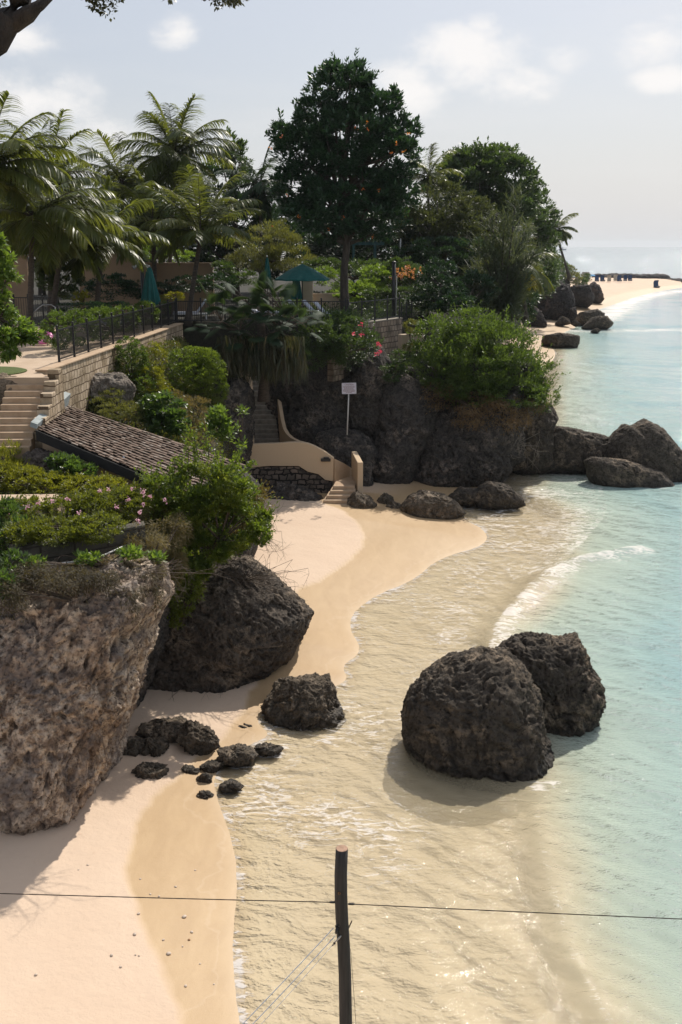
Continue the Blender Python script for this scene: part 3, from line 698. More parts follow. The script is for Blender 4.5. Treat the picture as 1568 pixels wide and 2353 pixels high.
def rblobs(pxy, n, r0, r1, Ya, Yb, seed):
    """random blobs inside a reference-pixel outline"""
    r = random.Random(seed); pl = np.array(pxy, float); out = []; lo, hi = pl.min(0), pl.max(0)
    while len(out) < n:
        x, y = r.uniform(lo[0],hi[0]), r.uniform(lo[1],hi[1])
        if inside(np.array([x]), np.array([y]), pl)[0]: a = r.uniform(r0,r1); out.append(B(x, y, a, a*r.uniform(.6,1.0), r.uniform(Ya,Yb)))
    return out
def B(px, py, rx, ry, Y, dy=None):
    """blob seen at reference pixel (px,py) with radii rx,ry px at distance Y"""
    m = mpp(px, py, Y); c = PY(px, py, Y); return (tuple(c), (rx*m, (dy if dy else rx*m), ry*m))
def plant(name, label, cat, blobs, n, size, mat, group=None, stems=None, part='foliage', stem_mat=None, stem_name='stem', **kw):
    c = np.mean([b[0] for b in blobs], 0); zb = min(b[0][2]-b[1][2] for b in blobs)
    root = empty(name, (c[0], c[1], zb), 0, label, cat, group)
    def place(o): o.parent = root; o.matrix_parent_inverse = Matrix.Translation((-c[0], -c[1], -zb)); return o
    f = place(leaves(part, blobs, n, size, mat, None, **kw))
    if stems is None:
        mb = MB(); r = random.Random(kw.get('seed', 0)); base = Vector((c[0], c[1], zb*.6+c[2]*.4))
        for b in blobs[:10]:
            for q in range(3 if len(blobs) < 12 else 1):
                e = Vector(b[0])+Vector((r.uniform(-.6,.6)*b[1][0], r.uniform(-.6,.6)*b[1][1], r.uniform(-.2,.7)*b[1][2]))
                st = base
                mb.tube([st, st.lerp(e,.5)+Vector((r.uniform(-.1,.1),0,.05))*b[1][0], e], [.03+.02*b[1][0], .02+.012*b[1][0], .008], 5)
        place(mb.build(stem_name, stem_mat or TWIG))
    else: place(stems)
    return root
def tree(name, label, base, blobs, n, size, mat, trunk_r=.2, bark=None, group=None, trunk_to=None, cat='tree', branches=3, **kw):
    root = empty(name, base, 0, label, cat, group); r = random.Random(kw.get('seed', 0)+5); base = Vector([float(v) for v in base])
    inv = Matrix.Translation(-base)
    def place(o): o.parent = root; o.matrix_parent_inverse = inv; return o
    place(leaves('crown', blobs, n, size, mat, None, **kw))
    top = Vector(trunk_to if trunk_to is not None else (np.mean([b[0] for b in blobs],0)))
    mb = MB(); n_ = 7
    pts = [base.lerp(top, i/n_)+Vector((r.uniform(-1,1),r.uniform(-1,1),0))*trunk_r*.35*(i > 0) for i in range(n_+1)]
    pts[0] = pts[0]-Vector((0,0,.3))
    mb.tube(pts, [trunk_r*(1.25 if i == 0 else 1-.62*i/n_) for i in range(n_+1)], 10)
    for b in blobs:
        for q in range(branches):
            s0 = pts[r.randint(3, n_-1)]
            e = Vector(b[0])+Vector((r.uniform(-.75,.75)*b[1][0], r.uniform(-.7,.7)*b[1][1], r.uniform(-.3,.7)*b[1][2]))
            mid = s0.lerp(e,.5)+Vector((0,0,-.05))*(e-s0).length
            mb.tube([s0, mid, e], [trunk_r*.42, trunk_r*.26, trunk_r*.08], 6)
    place(mb.build('trunk', bark or BARK, smooth=True))
    return root
def strips(P0, D0, L, Wd, droop, r, nseg=3, normal=None):
    """ribbon leaflets: start, direction, length, width, bending down by droop. returns V,F"""
    n = len(P0); V = []; p = P0.copy(); d = D0.copy()
    S_ = np.cross(D0, np.array([0,0,1.])+r.normal(size=(n,3))*.25 if normal is None else normal); S_ /= np.linalg.norm(S_,axis=1)[:,None]+1e-9
    for s in range(nseg+1):
        wv = Wd*(1.0, 1.0, .72, .04)[int(round(s*3/nseg))]
        wv = np.broadcast_to(wv, n)[:,None]
        V.append(np.stack([p-S_*wv*.5, p+S_*wv*.5], 1))
        p = p+d*(np.broadcast_to(L, n)[:,None]/nseg)
        d = d+np.array([0,0,-1.])*np.broadcast_to(droop, n)[:,None]; d /= np.linalg.norm(d,axis=1)[:,None]
    V = np.stack(V, 1)                       # n, seg+1, 2, 3
    i = np.arange(n)*(nseg+1)*2; Fs = []
    for s in range(nseg): Fs.append(np.stack([i+2*s, i+2*s+1, i+2*s+3, i+2*s+2], 1))
    return V.reshape(-1,3), np.concatenate(Fs)
def frond(c, az, el, L, r, leaf=.75, pairs=46, droop=.9, width=.055, twist=0.):
    """coconut frond; returns V,F,rnd and rachis points"""
    d = np.array([math.cos(az)*math.cos(el), math.sin(az)*math.cos(el), math.sin(el)]); p = np.array(c, float); pts = [p.copy()]; ds = [d.copy()]
    ns = 14
    for s in range(ns):
        p = p+d*L/ns; d = d+np.array([0,0,-1.])*droop/ns*(.5+1.4*s/ns); d /= np.linalg.norm(d); pts.append(p.copy()); ds.append(d.copy())
    pts, ds = np.array(pts), np.array(ds)
    t = np.repeat(np.linspace(.10, 1.0, pairs), 2); sgn = np.tile([1.,-1.], pairs)
    x = t*ns; i0 = np.clip(x.astype(int), 0, ns-1); f = (x-i0)[:,None]
    P = pts[i0]*(1-f)+pts[i0+1]*f; Dd = ds[i0]*(1-f)+ds[i0+1]*f
    side = np.cross(Dd, np.array([0,0,1.])); side /= np.linalg.norm(side,axis=1)[:,None]+1e-9
    upv = np.cross(side, Dd)
    ct, st_ = math.cos(twist), math.sin(twist)
    sd = (side*ct+upv*st_)*sgn[:,None]
    fw = (.35+.75*t)[:,None]
    D = sd+Dd*fw+np.array([0,0,-.18])+r.normal(size=(len(t),3))*.07
    D /= np.linalg.norm(D,axis=1)[:,None]
    Ls = leaf*(np.sin(np.pi*np.clip(.12+.80*t,0,1))**.7+.15)*r.uniform(.85,1.1,len(t))
    V, Fc = strips(P, D, Ls, width, .30+r.random(len(t))*.15, r)
    rn = np.repeat(np.clip(.4+.2*r.normal()+.15*r.normal(size=len(t)),0,1), 8)
    return V, Fc, rn, pts
def merge(parts):
    Vs, Fs, Rs, b = [], [], [], 0
    for V, Fc, a in parts: Vs.append(V); Fs.append(Fc+b); Rs.append(a); b += len(V)
    return np.concatenate(Vs), np.concatenate(Fs), np.concatenate(Rs)
def palm(label, base, crown, L, nf=22, seed=0, tr=.13, lean=(0,0), leaf=.8, mat=None, cat='palm tree', lo=-.5, hi=1.35, yellow=(), group='coconut palms on the terrace', width=.06, extra=(), skirt=0, name='coconut_palm', droop=1.0, dens=58):
    r = np.random.default_rng(seed); base = np.array(base,float); crown = np.array(crown,float)
    root = empty(name, base, 0, label, cat, group); inv = Matrix.Translation([-float(v) for v in base])
    def place(o): o.parent = root; o.matrix_parent_inverse = inv; return o
    parts = []; rb = MB(); ga = r.uniform(0, 6.28)
    specs = []
    for i in range(nf):
        q = i/(nf-1); specs.append((ga+i*2.399+r.normal()*.15, hi+(lo-hi)*q**.8+r.normal()*.08, L*(.72+.33*math.sin(math.pi*min(1,q+.25)))*r.uniform(.9,1.08)))
    specs += list(extra)
    for az, el, l_ in specs:
        V, Fc, a, pts = frond(crown+np.array([0,0,.1]), az, el, l_, r, leaf, droop=droop*r.uniform(.8,1.25), twist=r.normal()*.25, width=width*1.15, pairs=dens)
        parts.append((V, Fc, a)); rb.tube([tuple(p) for p in pts], [.035*(1-.8*i/14) for i in range(15)], 4, cap=False)
    V, Fc, a = merge(parts); place(mesh_np('crown', V, Fc, mat or L_PALM, attrs={'rnd': a}))
    place(rb.build('frond_ribs', PALMB))
    for az, el, l_ in yellow:
        V, Fc, a, pts = frond(crown, az, el, l_, r, leaf*.9, droop=1.3, width=width*1.2, pairs=50)
        o = place(mesh_np('frond', V, Fc, L_PALMY, attrs={'rnd': a})); o['label'] = 'yellowing drooping frond'
    mb = MB(); n_ = 16; pts = []; rad = []
    mid = (base+crown)/2+np.array([lean[0], lean[1], 0])
    for i in range(n_*2+1):
        q = i/(n_*2); p = base*(1-q)**2+mid*2*q*(1-q)+crown*q*q; pts.append(tuple(p-np.array([0,0,.25*(i==0)])))
        rad.append(tr*(1.5-.55*min(1,q*5) if q < .2 else .95-.2*q)*(1.07 if i%2 else .96))
    mb.tube(pts, rad, 10); place(mb.build('trunk', PALMB, smooth=True))
    nut = MB()
    for i in range(6):
        a_ = i*1.05; nut.ball(tuple(crown+np.array([math.cos(a_)*.22, math.sin(a_)*.22, -.12-.05*(i%2)])), .11, 8)
    if skirt:
        Pn = crown+np.stack([r.normal(size=skirt)*.18, r.normal(size=skirt)*.18, -r.random(skirt)*.6], 1); Dn = unit(skirt, r)*.5+np.array([0,0,-1.2]); Dn /= np.linalg.norm(Dn,axis=1)[:,None]
        V, Fc = strips(Pn, Dn, 1.0, .05, .2, r); place(mesh_np('dead_fronds', V, Fc, L_DEAD, attrs={'rnd': np.repeat(r.random(skirt), 8)}))
    place(nut.build('coconuts', TWIG, smooth=True))
    return root
def sprigs(n, c, rad, L, r, Wd=.03, up=1.0, spread=.6, droop=.25, seed=0):
    """upright or arching blades growing from an area"""
    P = np.array(c)+np.stack([r.normal(size=n)*rad[0], r.normal(size=n)*rad[1], r.normal(size=n)*rad[2]],1)
    D = unit(n, r)*spread+np.array([0,0,up]); D /= np.linalg.norm(D,axis=1)[:,None]
    V, Fc = strips(P, D, L*r.uniform(.5,1.2,n), Wd, droop*r.uniform(.3,1.5,n), r)
    return V, Fc, np.repeat(r.random(n), 8)
def flowers(root, pts, size, mat, r, per=7, name='blossom'):
    """each blossom cluster is a mesh of its own under the plant"""
    inv = Matrix.Translation(-root.location)
    for p in pts:
        c = np.array(p); P = c+r.normal(size=(per*3,3))*size*.45; D = unit(per*3, r)+np.array([0,-.5,.5]); D /= np.linalg.norm(D,axis=1)[:,None]
        V, Fc, a = leaf_quads(P, D, unit(per*3, r), size*r.uniform(.6,1.1,per*3), size*.75, r.random(per*3), .1)
        o = mesh_np(name, V, Fc, mat, attrs={'rnd': a}); o.parent = root; o.matrix_parent_inverse = inv
# ---------------------------------------------------------------- trees on the terrace and headland
TZ = 8.0
def gp(px, Y, z=TZ):                          # ground point under reference column px
    p = PY(px, 700, Y); return (float(p[0]*1.0), float(Y), z)
r0 = np.random.default_rng(33)
# flame tree
ft = tree('flame_tree', 'tallest broadleaf tree with a tapering dark crown, orange blossoms and a bare grey trunk', gp(795,58), [
  B(790.3,214.8,74.8,57.2,58), B(738.6,279.9,66,61.6,58), B(856.1,279.9,70.4,66,58), B(795,331.05,105.6,79.2,58), B(705.7,358.95,74.8,66,58.5), B(884.3,363.6,74.8,74.8,57.5),
  B(686.9,433.35,61.6,52.8,58), B(898.4,451.95,61.6,61.6,58), B(799.7,461.25,114.4,79.2,58.5), B(738.6,498.45,79.2,52.8,57), B(856.1,507.75,74.8,52.8,58), B(663.4,321.75,39.6,39.6,58), B(931.3,321.75,36.96,44,58), B(898.4,242.7,28.16,39.6,58), B(771.5,177.6,35.2,33.44,58), B(818.5,182.25,33.44,35.2,58)],
  52000, .27, L_TREE, trunk_r=.27, seed=3, clump=.24, shell=.45, aspect=.42, trunk_to=PY(792,330,58), branches=3, shoots=500, slen=.7)
ft_pts = [PY(x,y,55.2+.3*(i%3)) for i,(x,y) in enumerate([(842,282),(846,298),(818,296),(935,305),(645,315),(622,342),(688,498),(870,438),(836,434),(928,348),(755,525),(858,545),(898,352),(628,522),(790,500),(660,450),(912,330)])]
flowers(ft, ft_pts, .11, L_ORANGE, r0, 2)
# palms
palm('tall coconut palm with the highest feathery crown in the middle of the palm group', gp(385,62), PY(402,362,62), 3.5, 26, 1, leaf=1.25, extra=[(1.2,1.2,3.6),(1.9,1.3,3.4),(.5,.9,3.8),(.2,.6,3.8),(2.5,1.1,3.4)], lo=-.6)
palm('coconut palm with one drooping yellow frond and a leaning bare trunk', gp(431,55), PY(462,545,55), 3.9, 20, 2, leaf=1.1, yellow=[(-.15,.62,2.35)], lean=(-.05,0), lo=.1, hi=1.4, tr=.15)
palm('small dark coconut palm just left of the big flame tree', gp(600,74), PY(598,425,74), 3.4, 20, 3, leaf=.9, lo=-1.2, skirt=80, mat=L_FAN)
palm('coconut palm on a slightly leaning trunk in front of the tan wall', gp(214,49), PY(236,560,49), 3.3, 18, 4, leaf=.95, lo=-.4, hi=1.3, tr=.14)
palm('coconut palm with long glossy arching fronds at the left, trunk above the patio', gp(62,44), PY(75,505,44), 3.3, 22, 5, leaf=1.0, lo=-.5, tr=.14, extra=[(0.05,.35,3.9),(-.5,.1,3.3),(.25,.7,3.6)])
palm('coconut palm cut by the left edge of the photo with fronds reaching up', gp(-30,41), PY(-22,395,41), 3.1, 22, 6, leaf=1.0, lo=-.4, extra=[(.2,1.0,3.2),(.35,.6,3.4)])
palm('coconut palm behind the leaning one with sagging fronds beside the wall end', gp(357,58), PY(352,515,58), 3.6, 20, 7, leaf=1.0, lo=-.5, tr=.15)
palm('coconut palm behind the others, crown between the left group and the tallest', gp(285,63), PY(282,425,63), 3.4, 20, 8, leaf=1.0, lo=-.3)
palm('coconut palm with spiky top fronds behind the left group', gp(112,53), PY(118,412,53), 3.5, 22, 9, leaf=.9, lo=-.4)
palm('coconut palm standing second from the left on the patio edge', gp(108,47), PY(145,545,47), 3.1, 18, 10, leaf=.95, lo=-.5, tr=.14)
palm('small coconut palm peeking out between the flame tree and the round tree', gp(985,84), PY(985,410,84), 3.0, 16, 11, leaf=.9)
palm('slim coconut palm leaning from the far headland edge over the sea', (33.5,150,7.5), PY(1276,530,150), 3.6, 18, 12, leaf=1.1, group='palms on the far headland', width=.12, tr=.2)
palm('low coconut palm with yellowing fronds beside the grey-green casuarina', (12.5,68,7.0), PY(1196,615,68), 3.0, 16, 13, leaf=.95, group='palms on the far headland', lo=-1.0, yellow=[(-1.2,-.2,2.0)])
# backdrop
G2 = 'trees behind the terrace'
for i, (lab, blobs, n, sz, mt) in enumerate([
 ('dark tree mass filling the gap between the left palms', [B(60,520,90,90,70),B(170,500,80,80,70),B(110,430,70,50,72)], 12000, .3, L_DARK),
 ('dense dark tree behind the tallest palm', [B(300,500,90,80,76),B(400,470,80,90,76),B(350,560,90,60,74)], 13000, .3, L_DARK),
 ('dark broadleaf tree behind the yellow-fronded palm', [B(520,440,60,75,80),B(480,520,80,80,78),B(565,530,70,80,78)], 13000, .3, L_DARK),
 ('thin-topped tree rising behind the palms with sparse upright twigs', [B(525,345,26,40,78),B(545,375,30,40,78)], 1500, .3, L_MID),
 ('shady tree low behind the flame tree trunk', [B(700,540,90,70,76),B(790,555,100,70,78),B(880,550,90,70,78)], 16000, .3, L_DARK),
]):
    b = np.mean([q[0] for q in blobs],0); tree('tree', lab, (b[0],b[1],TZ), blobs, n, sz, mt, trunk_r=.25, seed=40+i, group=G2, clump=.3)
for i, (lab, blobs, n) in enumerate([
 ('wide shaded evergreen behind the palms at the far left', [B(-20,520,90,80,84),B(60,560,100,70,84),B(150,570,90,60,84),B(40,470,70,50,84),B(200,520,70,60,84)], 15000),
 ('shaded evergreen closing the view above the tan garden wall', [B(280,560,90,60,86),B(360,560,80,60,86),B(440,570,80,60,86),B(330,500,80,50,86),B(430,500,80,60,86)], 15000),
 ('shaded evergreen behind the feathery shrub', [B(520,580,80,60,88),B(600,580,90,60,88),B(680,590,90,60,88),B(640,520,70,60,88),B(560,500,60,50,88)], 15000),
 ('shaded evergreen behind the terrace bougainvillea', [B(760,590,90,50,90),B(850,600,90,50,90),B(940,600,90,50,90),B(1030,610,80,60,90),B(940,540,80,60,90)], 15000)]):
    b = np.mean([q[0] for q in blobs],0); tree('evergreen_tree', lab, (b[0],b[1],TZ), blobs, n, .42, L_DARK, trunk_r=.3, seed=240+i, group=G2, clump=.3, shell=.4)
for i, (lab, blobs, n, sz, mt) in enumerate([
 ('dark wooded slope tree right behind the casuarina', [B(1150,620,80,70,84),B(1210,640,50,60,88),B(1110,680,70,50,80),B(1180,690,60,40,84)], 16000, .32, L_DARK),
 ('shrubby tree on the headland shoulder below the leaning tree', [B(1240,600,40,45,112),B(1222,650,50,45,112),B(1200,700,45,40,108),B(1255,640,28,35,116)], 12000, .36, L_MID)]):
    b = np.mean([q[0] for q in blobs],0); tree('tree', lab, (b[0],b[1],TZ-2), blobs, n, sz, mt, trunk_r=.3, seed=260+i, group=G2, clump=.3, shell=.4)
tree('round_tree', 'large dome-shaped dark tree on the headland right of the flame tree', gp(1110,92), [B(1110,405,105,65,92),B(1055,420,60,60,92),B(1170,440,70,65,92),B(1120,470,110,60,92),B(1050,480,60,50,90),B(1190,495,60,60,92),B(1085,375,50,32,92),B(1145,372,48,30,92)],
     36000, .30, L_MID, trunk_r=.4, seed=51, clump=.20, shell=.7, aspect=.5, shoots=350, slen=1.0)
tree('evergreen_tree', 'dense dark tree mass sloping down to the sea behind the casuarina', gp(1150,108), [B(1150,520,80,60,108),B(1205,560,60,55,110),B(1235,610,45,45,112),B(1090,560,70,50,108),B(1262,645,24,24,118),B(1170,610,70,50,106)], 22000, .34, L_MID, trunk_r=.35, seed=59, group=G2, clump=.25, shell=.5, shoots=260, slen=1.0)
tree('leaning_tree', 'airy tree with gaps between its twigs at the seaward side of the round tree', gp(1225,100), [B(1235,470,34,45,100),B(1255,505,28,28,100),B(1228,540,45,45,100),B(1212,430,24,28,100),B(1278,495,14,8,100),B(1262,552,26,26,100),B(1200,480,40,50,102),B(1225,520,50,60,104),B(1250,600,36,40,104)],
     14000, .30, L_MID, trunk_r=.2, seed=52, clump=.25, shell=.3)
tree('tree', 'olive-toned spreading tree directly right of the flame tree crown', gp(1010,76), [B(1010,480,70,60,76),B(975,540,70,60,76),B(1045,545,75,55,76),B(1080,500,50,50,78)], 20000, .22, L_OLIVED, trunk_r=.3, seed=53, group=G2, clump=.2, shoots=200, slen=.8)
tree('tree', 'dark low tree behind the bougainvillea on the right of the terrace', gp(985,72), [B(950,600,55,35,73),B(1020,590,80,45,73),B(1090,600,60,50,73)], 14000, .24, L_DARK, trunk_r=.25, seed=54, group=G2, clump=.25)
# casuarina: feathery upright sprays
def casuarina():
    r = np.random.default_rng(60); parts = []; base = Vector((10.3,64,6.6)); tops = []
    root = empty('casuarina_tree', base, 0, 'feathery grey-green casuarina with drooping needle sprays at the cliff edge', 'tree')
    mb = MB()
    ends = [(1188,440,1.0),(1160,500,.9),(1125,500,.9),(1210,520,.8),(1100,560,.8),(1232,580,.7),(1090,620,.8),(1210,640,.8),(1150,580,1),(1120,660,.9),(1180,680,.8),(1150,630,.9),(1185,560,.9),(1075,660,.7),(1165,700,.8),(1130,560,.9)]
    for px, py, s in ends:
        e = Vector(PY(px, py, 64+r.normal()*1.2)); st = base+Vector((r.normal()*.3, 0, r.uniform(.2,2)))
        mid = st.lerp(e,.5)+Vector((0,0,.3)); mb.tube([st, mid, e], [.09,.05,.012], 6)
        m = 330
        q = r.random(m)**.7; P = np.array([list(st.lerp(mid,min(1,2*a)) if a < .5 else mid.lerp(e,2*a-1)) for a in q])+r.normal(size=(m,3))*.22
        dr = np.array((e-mid).normalized())
        D = dr*.9+unit(m, r)*.8; D /= np.linalg.norm(D,axis=1)[:,None]
        V, Fc = strips(P, D, r.uniform(.5,1.1,m), .05, .16, r); parts.append((V, Fc, np.repeat(r.random(m), 8)))
    V, Fc, a = merge(parts); inv = Matrix.Translation(-base)
    for o in (mesh_np('crown', V, Fc, L_CAS, attrs={'rnd': a}), mb.build('trunk', BARK, smooth=True)): o.parent = root; o.matrix_parent_inverse = inv
casuarina()
plant('feathery_shrub', 'big airy pale-green willow-like shrub behind the closed parasol', 'shrub', [B(620,560,70,45,66),B(590,590,70,35,66),B(660,590,60,30,66),B(630,530,35,25,66)], 14000, .20, L_OLIVE, seed=61, aspect=.2, up=.7, clump=.3, hang=.2)
G3 = 'shrubs on the terrace'
for i, (lab, cat, blobs, n, sz, mt) in enumerate([
 ('light green shrub right behind the flame tree trunk, lower front one', 'shrub', [B(840,670,50,30,62),B(860,640,40,30,63),B(760,640,40,25,62),B(800,680,50,18,61)], 11000, .15, L_LIGHT),
 ('rounded green shrub topping the slope above the light green shrub', 'shrub', [B(835,618,45,20,68),B(870,630,35,28,67),B(740,612,50,18,70)], 6500, .16, L_MID),
 ('silvery dark leafy shrub right of the orange bougainvillea', 'shrub', [B(1010,650,50,50,60),B(990,690,60,30,60),B(1045,680,30,35,60)], 9000, .17, L_DARK),
 ('clipped low hedge strip behind the right-hand fence', 'hedge', [B(920,672,60,10,59,.6),B(870,676,40,9,59,.6)], 3000, .13, L_MID),
 ('dark clipped hedge in front of the tan wall', 'hedge', [B(330,665,60,22,56,1),B(250,660,60,28,56,1),B(430,655,60,20,57,1),B(500,650,50,18,58,1)], 12000, .13, L_DARK),
 ('squarish green bush left of the leaning palm trunks', 'shrub', [B(150,650,38,40,48),B(110,640,30,25,48)], 6500, .13, L_MID),
 ('ivy-like shrub growing over the low part of the tan wall', 'shrub', [B(350,580,30,16,66),B(410,590,40,14,66),B(330,570,10,20,64)], 3500, .16, L_LIGHT),
 ('clipped hedge at the end of the tan wall under the feathery shrub', 'hedge', [B(515,620,30,18,60,1),B(550,640,40,20,60,1)], 4500, .13, L_MID),
 ('low yellow-leaved shrub beside the sun lounger at the fence corner', 'shrub', [B(400,682,26,9,55.5),B(375,686,14,6,55.5)], 1800, .10, L_YEL),
 ('orange and yellow croton between the palm trunks', 'shrub', [B(180,690,14,18,46),B(196,684,10,14,46)], 900, .10, L_YEL),
 ('small dark leafy plants along the bed under the left palms', 'plant', [B(190,710,60,14,45,.8),B(250,705,50,10,47,.8)], 3500, .11, L_DARK),
 ('tall dark shrubs below the headland trees left of the casuarina', 'shrub', [B(1090,670,50,40,62),B(1050,700,50,25,58)], 8000, .18, L_DARK),
 ('bushes on the far headland rock above the sea', 'shrub', [B(1225,640,40,30,140),B(1262,610,26,28,150),B(1290,620,22,20,158),B(1180,650,50,40,125),B(1240,585,30,25,145)], 7000, .38, L_MID),
 ('greyish bush beside the timber gate on the far headland', 'shrub', [B(1300,625,22,14,185),B(1318,640,20,12,190)], 1600, .45, L_OLIVE),
 ('green shrub under the far white timber screen', 'shrub', [B(1335,650,16,10,196),B(1348,640,9,9,200)], 1100, .4, L_MID),
]):
    plant('hedge' if cat == 'hedge' else 'shrub', lab, cat, blobs, n, sz, mt, group=G3, seed=70+i, clump=.25)
bg_ = plant('bougainvillea', 'bougainvillea hedge with orange-pink bracts by the lamp post', 'shrub', [B(925,625,45,30,64),B(890,640,50,35,64),B(955,650,25,40,63)], 8500, .15, L_MID, seed=90)
flowers(bg_, [PY(900+r0.random()*72, 606+r0.random()*26+abs(r0.normal())*8, 61.2+r0.random()) for _ in range(34)], .12, L_CORAL, r0, 3)
# clipped hedge behind the left fence
plant('hedge', 'long clipped hedge right behind the black fence beside the patio', 'hedge', [B(135,762,34,42,38.5,1.0),B(185,755,40,40,40,1.0),B(235,745,35,36,42,1.0),B(285,735,35,30,45,1.0),B(335,722,30,26,48,.9),B(370,712,22,20,51,.8)], 26000, .085, L_BUSH, seed=91, clump=.16, shell=.8, shoots=260, slen=.22)
# big near shrub at the left edge (leafy tree cut by the frame)
tree('leafy_tree', 'bright leafy branches hanging in at the left edge above the patio', (-11.6,29.0,7.9), [B(10,620,38,38,28.5),B(-5,700,45,45,28.5),B(45,760,30,28,28.5),B(15,790,35,35,28),B(75,772,16,16,28.3),B(-20,560,30,30,28.5)],
     7500, .15, L_LIGHT, trunk_r=.09, bark=BARK, seed=92, clump=.28, shell=.2, droop=.5, aspect=.5, branches=2)
# fan palm above the stairs
def fan_palm():
    r = np.random.default_rng(95); c0 = PY(600,745,46.0); base = Vector((float(c0[0]),46.6,5.2))
    root = empty('fan_palm', base, 0, 'big dark fan palm with a drooping shaggy skirt above the shaded stairs', 'palm tree'); inv = Matrix.Translation(-base)
    parts, dead, pet = [], [], MB()
    hubs = [(600,735),(575,700),(640,760),(550,760),(655,720),(510,740)]
    for i in range(95):
        hx, hy = hubs[i % len(hubs)]; hub = PY(hx, hy, 46+r.normal()*.5)
        az = r.uniform(0, 6.28); el = r.uniform(-.6, 1.2); L = r.uniform(.7,1.7)
        d = np.array([math.cos(az)*math.cos(el), math.sin(az)*math.cos(el)*.8, math.sin(el)]); tip = hub+d*L
        pet.tube([tuple(hub), tuple(hub+d*L*.5+np.array([0,0,.06])), tuple(tip)], [.02,.016,.012], 4, cap=False)
        m = 34; th = np.linspace(-2.0, 2.0, m)
        side = np.cross(d, [0,0,1.]); side /= np.linalg.norm(side)+1e-9; up_ = np.cross(side, d)
        tilt = r.uniform(-.5,.5); sd = side*math.cos(tilt)+up_*math.sin(tilt)
        D = d[None]*np.cos(th)[:,None]+sd[None]*np.sin(th)[:,None]; D /= np.linalg.norm(D,axis=1)[:,None]
        nn = np.cross(d, sd)
        V, Fc = strips(np.repeat(tip[None], m, 0), D, .62*(.8+.2*np.cos(th)), .052, .22, r, normal=np.repeat(nn[None], m, 0))
        parts.append((V, Fc, np.repeat(np.clip(.45+.2*r.normal()+.1*r.normal(size=m),0,1), 8)))
    V, Fc, a = merge(parts); o = mesh_np('crown', V, Fc, L_FAN, attrs={'rnd': a}); o.parent = root; o.matrix_parent_inverse = inv
    o = pet.build('leaf_stalks', TWIG); o.parent = root; o.matrix_parent_inverse = inv
    m = 2600; px = r.uniform(500,700,m); py = 770+r.uniform(0,75,m)
    P = np.array([PY(a_, b_, 46.2+r.normal()*.5) for a_, b_ in zip(px, py)]); D = unit(m, r)*.35+np.array([0,0,-1.]); D /= np.linalg.norm(D,axis=1)[:,None]
    V, Fc = strips(P, D, r.uniform(.5,1.1,m), .045, .1, r); o = mesh_np('dead_skirt', V, Fc, L_FAN2, attrs={'rnd': np.repeat(r.random(m), 8)}); o.parent = root; o.matrix_parent_inverse = inv
    o = MB().tube([base+Vector((0,0,-.3)), base+Vector((.05,0,1)), Vector(c0)], [.3,.22,.2], 10).build('trunk', PALMB, smooth=True); o.parent = root; o.matrix_parent_inverse = inv
L_FAN2 = leafmat('fading_fan_leaf', (.02,.035,.015), (.05,.055,.025), (.12,.09,.05), .25)
fan_palm()
bo = plant('bougainvillea', 'dark trailing bougainvillea with a few crimson blossoms over the cliff edge', 'shrub', [B(740,775,60,45,48.5),B(790,800,60,45,49),B(840,790,35,35,49.5),B(770,740,60,22,50),B(720,820,40,30,48.5),B(800,745,35,20,50.5)], 17000, .12, L_MID, seed=97, hang=.25, shoots=160, slen=.6)
flowers(bo, [PY(x,y,47.0) for x,y in [(832,748),(830,770),(868,790),(872,795),(874,808),(812,768),(866,812)]], .10, L_RED, r0, 5)
# huge drooping bush on the point
plant('sprawling_bush', 'huge bright green bush spilling over the dark cliff point toward the sea', 'shrub', [B(1010,780,60,55,51),B(1080,770,80,55,52),B(1150,800,75,60,52),B(1060,860,95,70,51),B(1160,870,90,70,52),B(1225,870,50,60,53),B(1210,900,55,42,52),B(1110,820,110,80,51),B(1020,850,60,60,50),B(1245,915,38,36,51.5),B(1180,905,70,34,50.4),B(1100,900,70,34,50),B(1040,885,50,34,49.8),B(985,830,40,50,50)],
      60000, .13, L_BUSH, seed=98, clump=.2, shell=.6, up=.5, hang=.12, shoots=650, slen=.9)
plant('trailing_dead_growth', 'brown dried undergrowth hanging beneath the huge bush', 'shrub', [B(1080,925,90,22,49.6),B(1170,935,60,26,50),B(1010,900,40,26,49.6),B(1215,930,40,22,51),B(1110,955,80,20,49.2),B(1180,965,50,22,49.8)], 11000, .12, L_DEAD, seed=99, hang=.7, droop=.9, aspect=.3, clump=.3)
plant('shrub', 'pale tufted grasses between the block wall and the huge bush', 'plant', [B(948,755,20,18,52.5),B(940,800,16,10,52)], 2200, .13, L_OLIVE, seed=100, aspect=.2, up=1.0)
plant('creeper', 'small-leaved shrub on the cliff right of the crimson blossoms', 'shrub', [B(905,850,30,14,50),B(900,870,20,8,49.6),B(920,820,24,14,50.5)], 2600, .11, L_MID, seed=101)
L_DARKW = leafmat('matted_root', (.03,.026,.016), (.06,.05,.03), (.10,.09,.04), .3, rough=.8)
